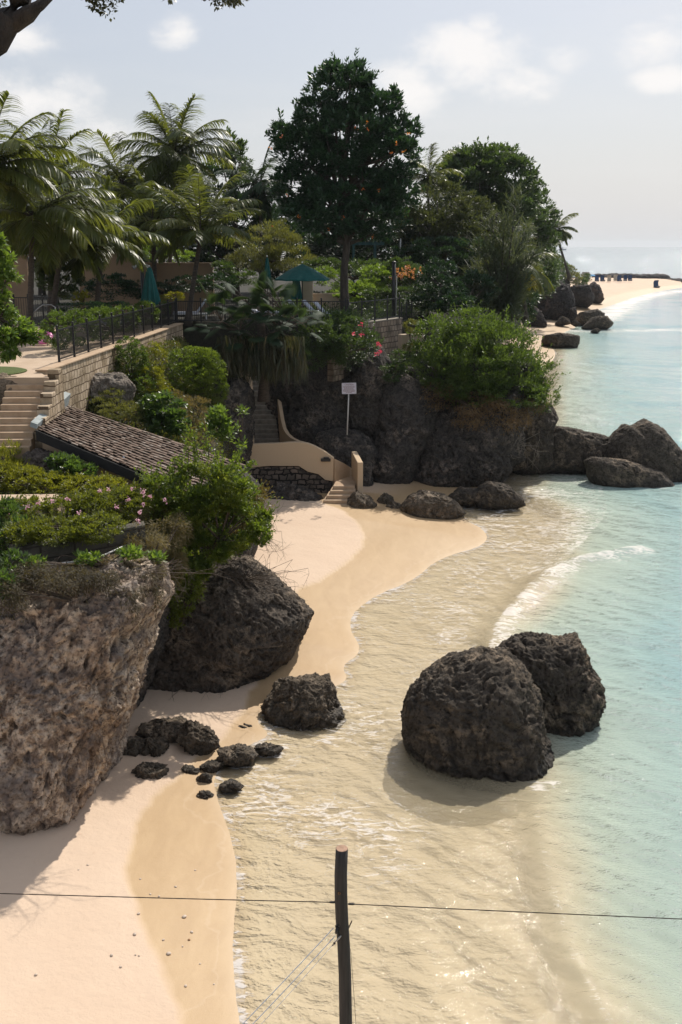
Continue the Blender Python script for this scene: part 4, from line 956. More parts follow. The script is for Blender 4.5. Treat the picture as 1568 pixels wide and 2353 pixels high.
# ---------------------------------------------------------------- planting on the near bank
G4 = 'plants on the bank above the cove'
for i, (nm, lab, cat, blobs, n, sz, mt, kw) in enumerate([
 ('creeper_mound', 'column of small-leaved creeper in front of the long block wall', 'shrub', [B(298,815,38,38,40),B(305,850,38,50,40),B(318,890,40,30,39.5)], 15000, .07, L_BUSH, dict(shell=.85, clump=.13)),
 ('creeper_mound', 'yellowish creeper between the clipped column and the round mound', 'shrub', [B(355,830,30,40,41),B(345,880,40,40,40),B(365,910,40,30,40)], 11000, .075, L_YEL2, dict(shell=.7, clump=.18)),
 ('creeper_mound', 'large rounded dark-green mound of creeper left of the shaded stairs', 'shrub', [B(435,835,48,36,42),B(480,860,40,50,42),B(490,895,34,40,42),B(440,870,50,40,41.5),B(465,830,40,30,42)], 20000, .085, L_VINE, dict(shell=.85, clump=.13)),
 ('leafy_shrub', 'broad-leaved shrub in the middle of the bank above the shingle roof', 'shrub', [B(375,935,45,34,35.5),B(390,975,40,32,34.5),B(350,950,30,25,35)], 5200, .17, L_MIDB, dict(droop=.5, aspect=.5, clump=.25)),
 ('shrub', 'grassy weeds just above the top edge of the shingle roof', 'plant', [B(235,935,30,20,36),B(280,945,50,22,35.5),B(255,915,30,20,36.5),B(320,955,25,25,35)], 7000, .09, L_OLIVE, dict(aspect=.22, up=.9)),
 ('shrub', 'dry brownish bush right of the broad-leaved shrub', 'shrub', [B(430,975,40,40,37),B(450,940,35,30,38),B(470,1000,30,30,37),B(415,925,30,25,38)], 7000, .09, L_BROWN, dict(aspect=.25, clump=.35)),
 ('leafy_plant', 'sunlit yellow-green broad-leaved plant right of the dry bush', 'plant', [B(505,960,26,22,35),B(500,985,30,26,35),B(520,1000,16,18,35)], 800, .20, L_LIGHT, dict(aspect=.5, shell=.2)),
 ('leafy_plant', 'single sprig of broad leaves beside the shaded stair wall', 'plant', [B(555,945,12,9,38),B(558,1020,11,9,38),B(548,990,6,14,38)], 120, .20, L_LIGHT, dict(aspect=.45, shell=.2)),
 ('hedge', 'clipped yellow-green hedge along the tan path at the left edge', 'hedge', [B(-10,1100,50,34,26.8,.8),B(60,1105,45,28,26.8,.8),B(125,1115,45,24,26.6,.8),B(185,1120,40,22,26.4,.8),B(240,1125,45,26,26.2,.8)], 30000, .06, L_YEL2, dict(shell=.8, clump=.15, shoots=260, slen=.2)),
 ('leafy_plant', 'soft green plants at the foot of the rock below the garden steps', 'plant', [B(155,1075,34,22,27.4),B(190,1090,28,20,27.2),B(130,1060,20,14,27.8)], 1800, .13, L_MIDB, dict(aspect=.5, clump=.3)),
 ('grass_tuft', 'yellow tufts of grass over the lowest garden steps', 'plant', [B(25,1035,22,20,28.4),B(5,1055,28,20,28.2),B(40,1075,40,14,28)], 2200, .14, L_YEL2, dict(aspect=.12, up=1.2)),
 ('dark_shrub', 'dark bush behind the cove boulder side of the bank under the creepers', 'shrub', [B(455,1130,90,50,30.5),B(500,1180,60,60,30),B(430,1200,70,60,29)], 16000, .10, L_MIDB, dict(clump=.22)),
 ('creeper', 'large sunlit creeper spilling off the bank above the big leaning boulder', 'shrub', rblobs([(330,1110),(400,1085),(450,1075),(520,1085),(600,1120),(610,1190),(600,1250),(560,1290),(500,1290),(450,1330),(380,1290),(360,1190)], 56, 14, 32, 24.7, 26.2, 5), 48000, .085, L_VINE, dict(clump=.3, shell=.4, hang=.15, shoots=420, slen=.5)),
 ('creeper', 'tongue of yellow-green creeper hanging down between overhang and leaning boulder', 'plant', [B(425,1330,34,34,25.6),B(410,1385,30,36,25.3),B(440,1360,30,26,25.5),B(400,1425,22,20,25.2),B(455,1300,30,25,25.8)], 7000, .075, L_VINEY, dict(clump=.35, shell=.2, hang=.3, shoots=80, slen=.35)),
 ('creeper', 'yellow-green new growth scattered through the large sunlit creeper', 'plant', rblobs([(360,1100),(450,1065),(560,1095),(605,1150),(560,1250),(480,1290),(420,1230)], 26, 10, 24, 24.5, 25.8, 6), 11000, .07, L_VINEY, dict(clump=.4, shell=.4, shoots=200, slen=.5)),
 ('dry_creeper', 'brown wispy dried vines at the seaward tip of the creeper', 'plant', [B(570,1190,32,40,27.6),B(590,1150,20,30,28),B(580,1225,28,22,27.6),B(545,1240,34,30,27.2)], 5200, .07, L_DEADG, dict(clump=.4, shell=.2, shoots=120, slen=.5)),
 ('oleander', 'broad-leaved dark shrub at the left edge under the pink blossoms', 'shrub', [B(15,1190,45,36,21.6),B(5,1250,50,45,21),B(45,1225,35,30,21.2),B(20,1300,36,26,20.6),B(5,1345,34,30,18.6),B(40,1300,30,30,19.4)], 5600, .13, L_MIDB, dict(aspect=.28, clump=.28)),
 ('weeds', 'dry grass and weeds hanging over the tan rock overhang', 'plant', [B(330,1260,60,50,22.0),B(390,1230,45,50,23.5),B(250,1300,70,24,20.6),B(340,1315,40,26,20.6),B(400,1290,30,40,23.4)], 14000, .10, L_BROWN, dict(aspect=.14, droop=.9, hang=.5, clump=.35, shell=.3)),
 ('hanging_roots', 'dark matted roots and dry leaves draping over the brow of the tan overhang', 'plant', [B(130,1318,90,16,19.0),B(30,1335,60,22,18.7),B(220,1322,70,18,19.2),B(310,1330,40,24,19.9),B(60,1310,60,14,19.2),B(350,1350,24,30,20.2),B(10,1370,50,30,18.3),B(290,1370,40,30,19.3)], 11000, .09, L_DARKW, dict(aspect=.2, droop=1.1, hang=1.6, clump=.4, shell=.2)),
 ('weeds', 'green broad-leaved weeds along the pipe under the planter wall', 'plant', [B(300,1275,28,14,20.4),B(200,1285,30,14,20.2),B(360,1285,18,12,20.9),B(85,1300,20,20,19.8)], 1100, .12, L_LIGHT, dict(aspect=.45, shell=.2)),
 ('brown_grass', 'brown brushy growth between the pink hedge and the sunlit creeper', 'plant', [B(350,1170,40,50,26),B(385,1150,35,50,26.5),B(370,1210,40,40,25)], 13000, .10, L_DRYG, dict(aspect=.15, droop=.3, clump=.35)),
]):
    plant(nm, lab, cat, blobs, n, sz, mt, group=G4, seed=120+i, **kw)
ph = plant('flowering_hedge', 'low flowering hedge with pink blossoms growing on the grey block planter', 'hedge', [B(85,1180,50,32,23.5),B(150,1175,55,32,23.5),B(215,1170,55,38,23.6),B(275,1165,50,42,24),B(310,1150,40,34,24.5),B(130,1222,70,26,21.0),B(220,1215,70,28,21.3),B(60,1225,50,24,20.8),B(30,1180,40,30,23.5)], 38000, .062, L_PH, seed=150, clump=.2, shell=.6, shoots=500, slen=.25)
flowers(ph, [PY(x,y,22.0+(.9 if y<1165 else 0)) for x,y in [(120,1152),(155,1148),(182,1180),(190,1228),(70,1210),(62,1165),(230,1128),(250,1126),(328,1128),(330,1160),(322,1178),(330,1135),(295,1150),(305,1122),(345,1142),(25,1178),(88,1157),(318,1195),(270,1165),(380,1150)]], .055, L_PINK, r0, 5)
# upright vine stems
def upright():
    r = np.random.default_rng(160); root = empty('climbing_stems', PY(440,1090,25.4), 0, 'tall upright leafy stems rising above the creeper in front of the shingle roof', 'plant', G4)
    inv = Matrix.Translation(-root.location); mb = MB(); parts = []
    for x0, y0, x1, y1 in [(432,1080,428,975),(450,1070,438,985),(462,1080,445,1000),(475,1080,478,985),(395,1090,402,1050),(486,1075,500,1040),(520,1075,560,1020),(545,1075,585,1060),(415,1080,418,1050)]:
        a, b_ = PY(x0,y0+20,25.4), PY(x1,y1,25.4); mb.tube([tuple(a), tuple((a+b_)/2+np.array([.04,0,0])), tuple(b_)], [.012,.009,.004], 4)
        m = 120; q = r.random(m)[:,None]; P = a*(1-q)+b_*q+r.normal(size=(m,3))*.05; D = unit(m,r)+np.array([0,0,.2]); D /= np.linalg.norm(D,axis=1)[:,None]
        s = r.uniform(.06,.12,m); parts.append(leaf_quads(P, D, unit(m,r), s, s*.55, r.random(m), .1))
    V, Fc, a = merge(parts)
    for o in (mesh_np('leaves', V, Fc, L_VINE, attrs={'rnd': a}), mb.build('stem', TWIG)): o.parent = root; o.matrix_parent_inverse = inv
upright()
# bare twigs on the big leaning boulder
def twigs(label, c, n, L, mat, seed, name='bare_twigs', spread=1.0, down=.5, rad=(1,1,.6), th=.006):
    r = random.Random(seed); mb = MB(); c = Vector(c)
    for i in range(n):
        p = c+Vector((r.gauss(0,rad[0]), r.gauss(0,rad[1]), r.gauss(0,rad[2]))); d = Vector((r.gauss(0,spread), r.gauss(0,.5)-.3, r.gauss(0,.6)-down)).normalized()
        pts = [p]
        for s in range(4): d = (d+Vector((r.gauss(0,.3),r.gauss(0,.3),r.gauss(0,.25)-.08))).normalized(); pts.append(pts[-1]+d*L/4)
        mb.tube([c+Vector((0,.15,-.1))]+pts, [th,th,th*.8,th*.7,th*.5,th*.3], 3, cap=False)
        for s in (1,2,3):
            e = (d+Vector((r.gauss(0,.9),r.gauss(0,.5),r.gauss(0,.7)))).normalized()
            mb.tube([pts[s], pts[s]+e*L*.22, pts[s]+e*L*.36+Vector((0,0,-.02))], [th*.5,th*.4,th*.2], 3, cap=False)
    o = mb.build(name, mat); return tag(o, label, 'plant')
twigs('tangle of bare pale twigs clinging to the shaded face of the big leaning boulder', PY(450,1500,24.9), 40, .8, TWIG, 3, rad=(.75,.25,.45))
twigs('bare brown twigs trailing from the creeper tip over the bright sand', PY(592,1215,28), 34, .8, TWIG, 4, rad=(.28,.2,.35))
twigs('bare hanging roots under the cliff overhang near the sea rocks', PY(1185,1020,51.2), 12, 1.6, PALETWIG, 5, name='hanging_roots', spread=.25, down=1.6, rad=(.6,.2,.5), th=.018)
twigs('dry twig tangle over the brow of the tan overhang', PY(300,1310,20.3), 70, .6, TWIG, 6, rad=(.7,.4,.22))
twigs('matted brown vines on top of the big leaning boulder', PY(560,1330,26.6), 90, .7, TWIG, 7, rad=(.8,.5,.4))
L_VINEY2 = leafmat('undergrowth_leaf', (.03,.05,.014), (.07,.095,.024), (.14,.15,.04), .4)
# ---------------------------------------------------------------- ground cover nobody could count
def cover(name, label, poly, n, size, mat, seed, zlift=.25, zmin=2.2, aspect=.4, hmax=None):
    r = np.random.default_rng(seed); pl = np.array(poly); lo, hi = pl.min(0), pl.max(0)
    X = r.uniform(lo[0], hi[0], n*2); Y_ = r.uniform(lo[1], hi[1], n*2); kk = inside(X, Y_, pl); X, Y_ = X[kk][:n], Y_[kk][:n]
    z, d, l = ground_z(X, Y_); kk = (z > zmin)&(perlin(np.stack([X*.6,Y_*.6,X*0+seed],1)) > -.22); X, Y_, z = X[kk], Y_[kk], z[kk]; m = len(X)
    bump_ = np.clip(.5+perlin(np.stack([X*.8,Y_*.8,X*0+3],1)), 0, 1)
    P = np.stack([X, Y_, z+r.random(m)*zlift*(.4+1.6*bump_)], 1)+r.normal(size=(m,3))*.05; D = unit(m, r)+np.array([0,0,.7]); D /= np.linalg.norm(D,axis=1)[:,None]
    s = size*r.uniform(.6,1.4,m); V, Fc, a = leaf_quads(P, D, unit(m,r)+np.array([0,0,1.]), s, s*aspect, np.clip(.5+.8*perlin(P*.9)+.2*r.normal(size=m),0,1), .08)
    o = mesh_np(name, V, Fc, mat, attrs={'rnd': a}); tag(o, label, 'undergrowth', None, 'stuff')
cover('undergrowth', 'mixed green undergrowth carpeting the near bank', [(-16,21.5),(-4.2,21.5),(-3.2,31),(-4.3,40),(-4.6,50),(-9,53.5),(-9.7,36),(-10.5,31),(-16,27)], 90000, .12, L_VINEY2, 1, .35)
cover('undergrowth', 'dry olive weeds carpeting the near bank', [(-16,21.5),(-4.2,21.5),(-3.2,31),(-4.3,40),(-4.6,50),(-9,53.5),(-9.7,36),(-10.5,31),(-16,27)], 50000, .14, L_BROWN, 2, .3, aspect=.2)
cover('undergrowth', 'green undergrowth along the cliff top edge', [(-6,51.5),(2,51),(12,53),(13,58),(10,66),(4,60),(0,57),(-6,55)], 30000, .13, L_MID, 3, .35)
cover('undergrowth', 'low plants between the terrace shrubs', [(-4,58),(6,59),(12,75),(-4,75)], 24000, .16, L_MID, 4, .5)
cover('undergrowth', 'dense growth covering the headland slopes', [(8,62),(15,80),(22,105),(32,130),(40,160),(46,190),(30,215),(20,150),(4,90)], 50000, .38, L_DARK, 5, 1.2, zmin=1.6)
# ---------------------------------------------------------------- built things
def V3(p): return Vector([float(c) for c in p])
class Thing:
    """parts are modelled in world space, then parented to an empty at the base"""
    def __init__(s, name, label, cat, loc, group=None):
        s.r = empty(name, loc, 0, label, cat, group); s.inv = Matrix.Translation(-s.r.location)
    def put(s, o, parent=None, label=None):
        if parent is None: o.parent = s.r; o.matrix_parent_inverse = s.inv
        else: o.parent = parent
        if label: o['label'] = label
        return o
def fence(name, label, pts, bays, h=1.12, post=.075, group=None, dens=.11):
    """railing along world points; bays = posts spacing count per segment"""
    T = Thing(name, label, 'fence', pts[0], group)
    P = []
    for (a, b), n in zip(zip(pts[:-1], pts[1:]), bays):
        for i in range(n): P.append(V3(a).lerp(V3(b), i/n))
    P.append(V3(pts[-1]))
    for i, p in enumerate(P):
        q = MB().bar(p, p+Vector((0,0,h+.06)), post).build('post', BLACKM); T.put(q)
        T.put(MB().ball(p+Vector((0,0,h+.10)), post*.62, 10).build('finial', BLACKM, smooth=True), q)
    for a, b in zip(P[:-1], P[1:]):
        d = (b-a); L = d.length; u = d/L; mb = MB()
        for z in (.10, h-.04): mb.bar(a+Vector((0,0,z)), b+Vector((0,0,z)), .035, .045)
        n = max(3, int(L/dens))
        for k_ in range(1, n): c = a+d*(k_/n); mb.bar(c+Vector((0,0,.12)), c+Vector((0,0,h-.06)), .018)
        T.put(mb.build('panel', BLACKM))
    return T
FL0, FL1 = PZ(137,832,8.12), PZ(405,742,8.12)
fence('iron_fence', 'long black iron fence running along the pale block wall beside the patio', [FL0, FL1], [11])
FM0, FM1 = PZ(408,741,8.12), PZ(799,742,8.12)
fence('iron_fence', 'black iron fence behind the fan palm in front of the sun loungers', [FM0, (FM1[0]-.1,FM1[1],8.12)], [7])
FR0, FR1 = PZ(800,746,8.12), PZ(918,731,8.12)
fence('iron_fence', 'short black iron fence standing on the right-hand block wall', [FR0, FR1], [4])
fence('iron_fence', 'last low bit of black fence stepping down beyond the right-hand block wall', [PZ(922,742,7.75), PZ(946,737,7.75)], [2], h=1.0)
fence('iron_railing', 'black railing in the shade behind the left palm trunks', [PY(0,705,50)*[1,1,0]+[0,0,8.05], PY(132,705,50)*[1,1,0]+[0,0,8.05]], [4], h=1.5)
# pale block wall with stepped parapet beside the garden stairs
T = Thing('block_wall', 'pale stone block wall under the long fence, stepping down beside the garden stairs', 'wall', (FL0[0],FL0[1],6.3))
a, b = V3(FL0), V3(FL1); u = (b-a).normalized(); nr = Vector((u.y,-u.x,0))
a2 = a-u*2.2
mb = MB(); mb.prism([(a2.x,a2.y,5.2),(b.x,b.y,5.2),(b.x,b.y,8.06),(a2.x,a2.y,8.06)], nr*.34-Vector((0,0,0)))
T.put(mb.build('wall_body', BLOCK_T))
mb = MB(); c0, c1 = a2-nr*.05, b-nr*.05; mb.prism([(c0.x,c0.y,8.063),(c1.x,c1.y,8.063),(c1.x,c1.y,8.12),(c0.x,c0.y,8.12)], nr*.44); T.put(mb.build('coping', CONC_STEP, bevel=.01))
SB, ST = V3(PZ(70,1040,6.1)), V3(PZ(113,872,7.9))           # right-hand edge of the flight
su = Vector((ST.x-SB.x, ST.y-SB.y, 0)); SL = su.length; su.normalize(); sn = Vector((su.y,-su.x,0))
for i, (q, zt, zb_) in enumerate([(.30,7.02,5.0),(.48,7.30,5.2),(.66,7.62,5.4),(.84,7.92,5.5),(1.04,8.22,5.6)]):
    c = SB+su*(SL*q); T.put(MB().box((c.x+sn.x*.17, c.y+sn.y*.17, (zt+zb_)/2), (.36,SL*.18-.004,zt-zb_), rz=math.atan2(su.y,su.x)-R(90)).build('parapet_block', BLOCK_T, bevel=.015))
# garden stairs
T = Thing('garden_stairs', 'tan concrete stairs climbing to the patio at the left edge', 'stairs', SB)
NR = 11
for i in range(NR):
    z = 6.1+(7.97-6.1)*(i+1)/NR; q0 = i/NR; c = SB+su*(SL*(q0+.5/NR+.25))-sn*.62
    T.put(MB().box((c.x,c.y,z/2+2.6-.0), (1.22, SL*.55, z-5.2), rz=math.atan2(su.y,su.x)-R(90)).build('step', CONC_STEP, bevel=.012)) if False else \
    T.put(MB().box(((SB+su*SL*(q0+.3)-sn*.62).x, (SB+su*SL*(q0+.3)-sn*.62).y, z-.35), (1.22-.003*i, SL*.6, .7), rz=math.atan2(su.y,su.x)-R(90)).build('step', CONC_STEP, bevel=.012))
# patio slab
pc = [V3(PZ(-160,869,7.99)), V3(PZ(113,869,7.99)), V3((a2.x,a2.y+.3,0)), V3((b.x-.1,b.y,0)), V3((-40,b.y,0)), V3((-40,30,0))]
mb = MB(); mb.prism([(p.x,p.y,7.6) for p in pc], (0,0,.41)); tag(mb.build('patio', PATIO), kind='structure')
lw = PZ(12,856,8.0)
tag(MB().lathe((float(lw[0])-.5,float(lw[1]),8.0), [(1.15,0),(1.18,.04),(1.05,.075),(.02,.09)], 24).build('lawn', simple('lawn_grass', (.11,.14,.035), (.06,.09,.02), 14, .95, .8, .03)), kind='structure')
rock('rubble_wall', [(-40,872),(5,862),(40,868),(52,880),(46,915),(22,955),(8,1000),(-5,1030),(-60,1030)], 31.2, .9, rockmat('side_wall_stone', (.10,.075,.05), (.26,.20,.14), (.42,.34,.24), .4, wet=False, scale=1.6), 'rough stone side wall left of the garden stairs', sub=6, rough=.08, fine=.05, seed=61, box=.4)
rock('rock', [(165,945),(165,900),(185,880),(230,862),(285,860),(310,890),(290,935),(215,955)], 37.6, 2.4, rockmat('pale_outcrop', (.10,.085,.07), (.25,.21,.17), (.5,.45,.38), .5, wet=False, scale=1.2), 'pale-topped rock outcrop under the block wall beside the white conduit', sub=6, rough=.09, fine=.06, seed=62, box=.2)
rock('rock', [(50,1060),(62,1038),(90,1032),(118,1040),(140,1062),(130,1090),(60,1095)], 28.6, 1.2, rockmat('foot_outcrop', (.05,.04,.035), (.15,.12,.10), (.4,.33,.27), .35, wet=False, scale=1.6), 'knobbly rock at the foot of the garden stairs by the roof corner', sub=6, rough=.12, fine=.05, seed=63)
# shingle roof
A_, B_, C_, D_ = V3(PY(157,932,33)), V3(PY(84,987,28.7)), V3(PY(440,1137,26.4)), V3(PY(574,1072,29))
_n = (C_-B_).cross(A_-B_); _d = V3(ray(574,1072)); D_ = V3(CAM)+_d*((B_-V3(CAM)).dot(_n)/_d.dot(_n))
T = Thing('shingle_roofed_shed', 'low shed with a weathered brown shingle roof sloping below the garden stairs', 'building', (B_.x,B_.y,4.8))
SHIN = simple('weathered_shingle', (.20,.135,.098), (.06,.042,.032), 5, .85, .5, .01, stops=(.3,.7))
SHIN2 = simple('pale_shingle', (.27,.215,.175), (.14,.11,.09), 7, .8, .5, .01)
nrm_ = (D_-A_).cross(B_-A_).normalized(); nrm_ = nrm_ if nrm_.z > 0 else -nrm_
base_s = MB().prism([A_-nrm_*.05, B_-nrm_*.05, C_-nrm_*.05, D_-nrm_*.05], -nrm_*.10); rf = T.put(base_s.build('roof', MAROON))
m1, sel = MB(), []; rr_ = random.Random(4); rows = 17
for j in range(rows):
    q0, q1 = j/rows, min(1.0, (j+1.32)/rows)
    e0, e1 = A_.lerp(B_, q0), A_.lerp(B_, q1); f0, f1 = D_.lerp(C_, q0), D_.lerp(C_, q1)
    n = 44; off = rr_.random()
    for i in range(n):
        t0, t1 = (i+off*.9)/(n+1), (i+off*.9+.94)/(n+1)
        l0, l1 = rr_.uniform(.028,.05), rr_.uniform(.045,.085); s_ = rr_.uniform(-.02,.03)
        g1, g2 = e1+(e1-e0)*s_, f1+(f1-f0)*s_
        p = [e0.lerp(f0,t0), e0.lerp(f0,t1), g1.lerp(g2,t1), g1.lerp(g2,t0)]
        up = [nrm_*l0*.3, nrm_*l0*.3, nrm_*l1, nrm_*l1]
        top = [x+y for x, y in zip(p, up)]; bot = [x+y-nrm_*.022 for x, y in zip(p, up)]
        sel.append(1 if rr_.random() < .16 else 0); m1.add(bot+top, [(0,1,2,3),(7,6,5,4),(0,4,5,1),(1,5,6,2),(2,6,7,3),(3,7,4,0)])
sh = T.put(m1.build('shingles', SHIN), rf); sh.data.materials.append(SHIN2); sh.data.polygons.foreach_set('material_index', np.repeat(sel, 6))
dn = Vector((0,0,-1)); out_ = Vector((B_-A_).to_tuple()); out_.z = 0; out_.normalize()
mb = MB(); f = out_*.03; mb.prism([B_+f, C_+f, C_+f+dn*.30, B_+f+dn*.30], out_*.06); T.put(mb.build('fascia', MAROON))
wi = -out_*.55; mb = MB(); Cw = B_.lerp(C_,.8); mb.prism([B_+wi+dn*.28, Cw+wi+dn*.28, Cw+wi+dn*1.6, B_+wi+dn*1.6], -out_*.25); T.put(mb.build('wall', PLASTER))
mb = MB(); mb.prism([A_+nrm_*.02, B_+nrm_*.02, B_+nrm_*.16, A_+nrm_*.42], (V3(A_)-V3(D_)).normalized()*.22); T.put(mb.build('flashing', SEALANT))
# conduit, junction box, floodlight on the block wall
cp = [(161,922,35.2),(160,905,35.4),(168,893,35.8),(176,873,36.5),(193,861,37.3),(225,857,38.5),(252,848,39.6),(271,840,40.5),(300,828,42.4),(335,812,45)]
mb = MB(); mb.tube([PY(*c) for c in cp], .035, 8); tag(mb.build('conduit', PVC, smooth=True), 'white plastic conduit snaking along the foot of the pale block wall', 'pipe')
c = PY(161,884,35.3); tag(MB().box(c, (.24,.14,.34), rz=.1).build('junction_box', PVC, bevel=.02), 'white junction box mounted at the near end of the block wall', 'box')
T = Thing('floodlight', 'brown floodlight tilted down on the near end of the block wall', 'lamp', PY(163,838,36.0))
c = V3(PY(163,838,36.0)); e = V3(PY(180,852,35.8))
T.put(MB().tube([c-Vector((.15,0,0)), c+Vector((.1,0,0))], .04, 8).build('bracket', BLACKM)); T.put(MB().tube([c+Vector((.05,0,.02)), e], [.06,.15], 10).build('housing', TWIG))
# path light
c = V3(PY(286,1085,28.2)); T = Thing('path_light', 'small dark mushroom garden light on a stake in front of the shed wall', 'lamp', c)
T.put(MB().tube([c-Vector((0,0,.2)), c+Vector((0,0,.40))], .013, 6).build('stake', BLACKM)); T.put(MB().lathe(c+Vector((0,0,.36)), [(.10,0),(.05,.05),(.018,.12)], 12).build('shade', STEEL))
# path ledge and grey block planter on the near bank
p0, p1 = V3(PY(-150,1150,25.0)), V3(PY(140,1150,25.3)); tag(MB().box(((p0.x+p1.x)/2,25.2,p0.z-.35), ((p1-p0).length,.9,.7), rz=.05).build('garden_path_ledge', PATIO, bevel=.02), 'tan rendered ledge between the clipped hedge and the pink flowering hedge', 'wall')
p0, p1 = V3(PY(20,1262,20.3)), V3(PY(335,1232,22.2)); d = (p1-p0); T = Thing('planter_wall', 'grey weathered block planter wall under the pink flowering hedge', 'wall', p0)
T.put(MB().prism([(p0.x,p0.y,p0.z-.75),(p1.x,p1.y,p0.z-.75),(p1.x,p1.y,p0.z),(p0.x,p0.y,p0.z)], Vector((-.1,.35,0))).build('wall_body', BLOCK_P))
mb = MB(); mb.tube([PY(85,1300,20.0), PY(180,1290,20.4), PY(240,1275,20.9), PY(300,1248,22.0)], .018, 8); tag(mb.build('pipe', PVC, smooth=True), 'thin pale pipe running along the base of the planter wall', 'pipe')
# right-hand block wall
T = Thing('block_wall', 'stained block retaining wall under the short fence at the cliff top', 'wall', (FR0[0],FR0[1],5.6))
a, b = V3(FR0)-(V3(FR1)-V3(FR0)).normalized()*1.4, V3(FR1)+(V3(FR1)-V3(FR0)).normalized()*.35; u = (b-a).normalized(); nb = Vector((-u.y,u.x,0))
T.put(MB().prism([(a.x,a.y,5.4),(b.x,b.y,5.4),(b.x,b.y,8.07),(a.x,a.y,8.07)], nb*.35).build('wall_body', BLOCK_R))
a3, b3 = a-nb*.04, b-nb*.04; T.put(MB().prism([(a3.x,a3.y,8.073),(b3.x,b3.y,8.073),(b3.x,b3.y,8.12),(a3.x,a3.y,8.12)], nb*.45).build('coping', CONC_GREY))
c = PY(945,778,53.5); tag(MB().box((c[0],c[1],c[2]-.2), (1.4,.4,.9), rz=.5).build('low_wall', CREAM, bevel=.02), 'low pale rendered wall between the block wall and the huge bush', 'wall')
# tan garden walls behind the palms
def wallpx(name, label, x0, x1, ytop, Y, mat, th=.25, zb=7.9):
    p, q = PY(x0,ytop,Y), PY(x1,ytop,Y); T = Thing(name, label, 'wall', (p[0],Y,zb))
    T.put(MB().box(((p[0]+q[0])/2, Y, (p[2]+zb)/2), (q[0]-p[0], th, p[2]-zb)).build('wall_body', mat)); T.put(MB().box(((p[0]+q[0])/2, Y, p[2]+.04), (q[0]-p[0]+.12, th+.1, .09)).build('coping', mat)); return T
wallpx('garden_wall', 'tall tan garden wall behind the leaning palm trunk', 178, 325, 560, 60, WALLTAN)
wallpx('garden_wall', 'tall tan wall far left, seen between the left palm trunks', -80, 62, 590, 58, WALLTAN)
wallpx('garden_wall', 'lower tan garden wall continuing right of the tall one', 327, 490, 607, 61, WALLTAN)
wallpx('garden_wall', 'upright cream wall block behind the open parasol pole', 693, 719, 646, 59.5, CREAM)
wallpx('garden_wall', 'low cream wall left of the flame tree trunk', 720, 784, 677, 60.2, CREAM)
wallpx('garden_wall', 'grey-tan wall fragment in shade behind the white pole', 900, 946, 588, 82, WALLTAN, zb=9)
# loungers
def lounger(px, py, Y, rz, label, z=8.05, up=R(48)):
    p = PY(px,py,Y); loc = Vector((float(p[0]),Y,z)); r_ = empty('sun_lounger', loc, rz, label, 'sun lounger', 'sun loungers on the terrace')
    f = MB().box((.65,0,.30), (1.35,.66,.05)); f.box((-.30,0,.30),(.6,.66,.05)); f.build('frame', WHITEP, r_)
    for x in (-.5,1.25):
        for y in (-.28,.28): MB().bar((x,y,0),(x,y,.28),.045).build('leg', WHITEP, r_)
    MB().box((.66,0,.37), (1.3,.62,.09)).build('seat_cushion', CUSH, r_, bevel=.02)
    c = Vector((-.02,0,.38)); e = c+Vector((-math.cos(up),0,math.sin(up)))*.85
    MB().bar(c, e, .62, .09).build('backrest', CUSH, r_, bevel=.02)
    MB().bar(c+(e-c)*.8-Vector((.03,0,.03)), Vector((-.45,0,.3)), .03).build('support', BLACKM, r_); return r_
lounger(748, 715, 54.9, R(-12), 'pale blue-grey sun lounger with raised back, nearest to the flame tree')
lounger(722, 713, 55.9, R(-12), 'pale blue-grey sun lounger between two others under the open parasol')
lounger(686, 710, 57.0, R(-12), 'pale blue-grey sun lounger directly behind the fan palm tips, third from the flame tree')
lounger(600, 708, 56.5, R(-12), 'flat pale lounger glimpsed through the fan palm leaves', up=R(8))
lounger(452, 690, 56.0, R(190), 'tan-backed lounger propped up right of the yellow-leaved shrub', up=R(55))
lounger(262, 712, 48.5, R(20), 'white lounger end poking above the clipped hedge, right one of two', up=R(35))
lounger(238, 714, 48.0, R(20), 'white lounger end poking above the clipped hedge, left one of two', up=R(35))
# parasols
def parasol_open(px, ya, rpx, yr, Y, label):
    m = mpp(px,ya,Y); a = PY(px,ya,Y); rad = rpx*m; zr = PY(px,yr,Y)[2]; T = Thing('parasol', label, 'parasol', (a[0],Y,8.05)); n = 8
    mb = MB(); top = len(mb.v); vs = [(a[0],Y,a[2])]; fs = []
    for ring, (q, dz) in enumerate([(.5,.42),(1.0,1.0),(1.0,1.10)]):
        for i in range(n*2):
            an = math.pi*i/n+.2; rr = rad*q*(1 if i%2 == 0 else .95); z_ = a[2]-(a[2]-zr)*dz+(0 if i%2 == 0 else .02)
            vs.append((a[0]+rr*math.cos(an), Y+rr*math.sin(an), z_))
    N2 = n*2
    for i in range(N2):
        j = (i+1)%N2; fs.append((0,1+i,1+j)); fs.append((1+i,1+N2+i,1+N2+j,1+j)); fs.append((1+N2+i,1+2*N2+i,1+2*N2+j,1+N2+j))
    mb.add(vs, fs); o = T.put(mb.build('canopy', GREENF))
    sm = o.modifiers.new('thick','SOLIDIFY'); sm.thickness = .012
    T.put(MB().tube([(a[0],Y,8.05),(a[0],Y,a[2]+.08)], .025, 8).build('pole', BLACKM))
    for i in range(8):
        an = math.pi*2*i/8+.2; T.put(MB().bar((a[0],Y,a[2]-.06), (a[0]+rad*.97*math.cos(an), Y+rad*.97*math.sin(an), zr-.0), .02).build('rib', BLACKM))
    T.put(MB().ball((a[0],Y,a[2]+.08), .05).build('finial', WHITEP)); T.put(MB().lathe((a[0],Y,8.03), [(.28,0),(.28,.06),(.06,.1)], 16).build('base', BLACKM)); return T
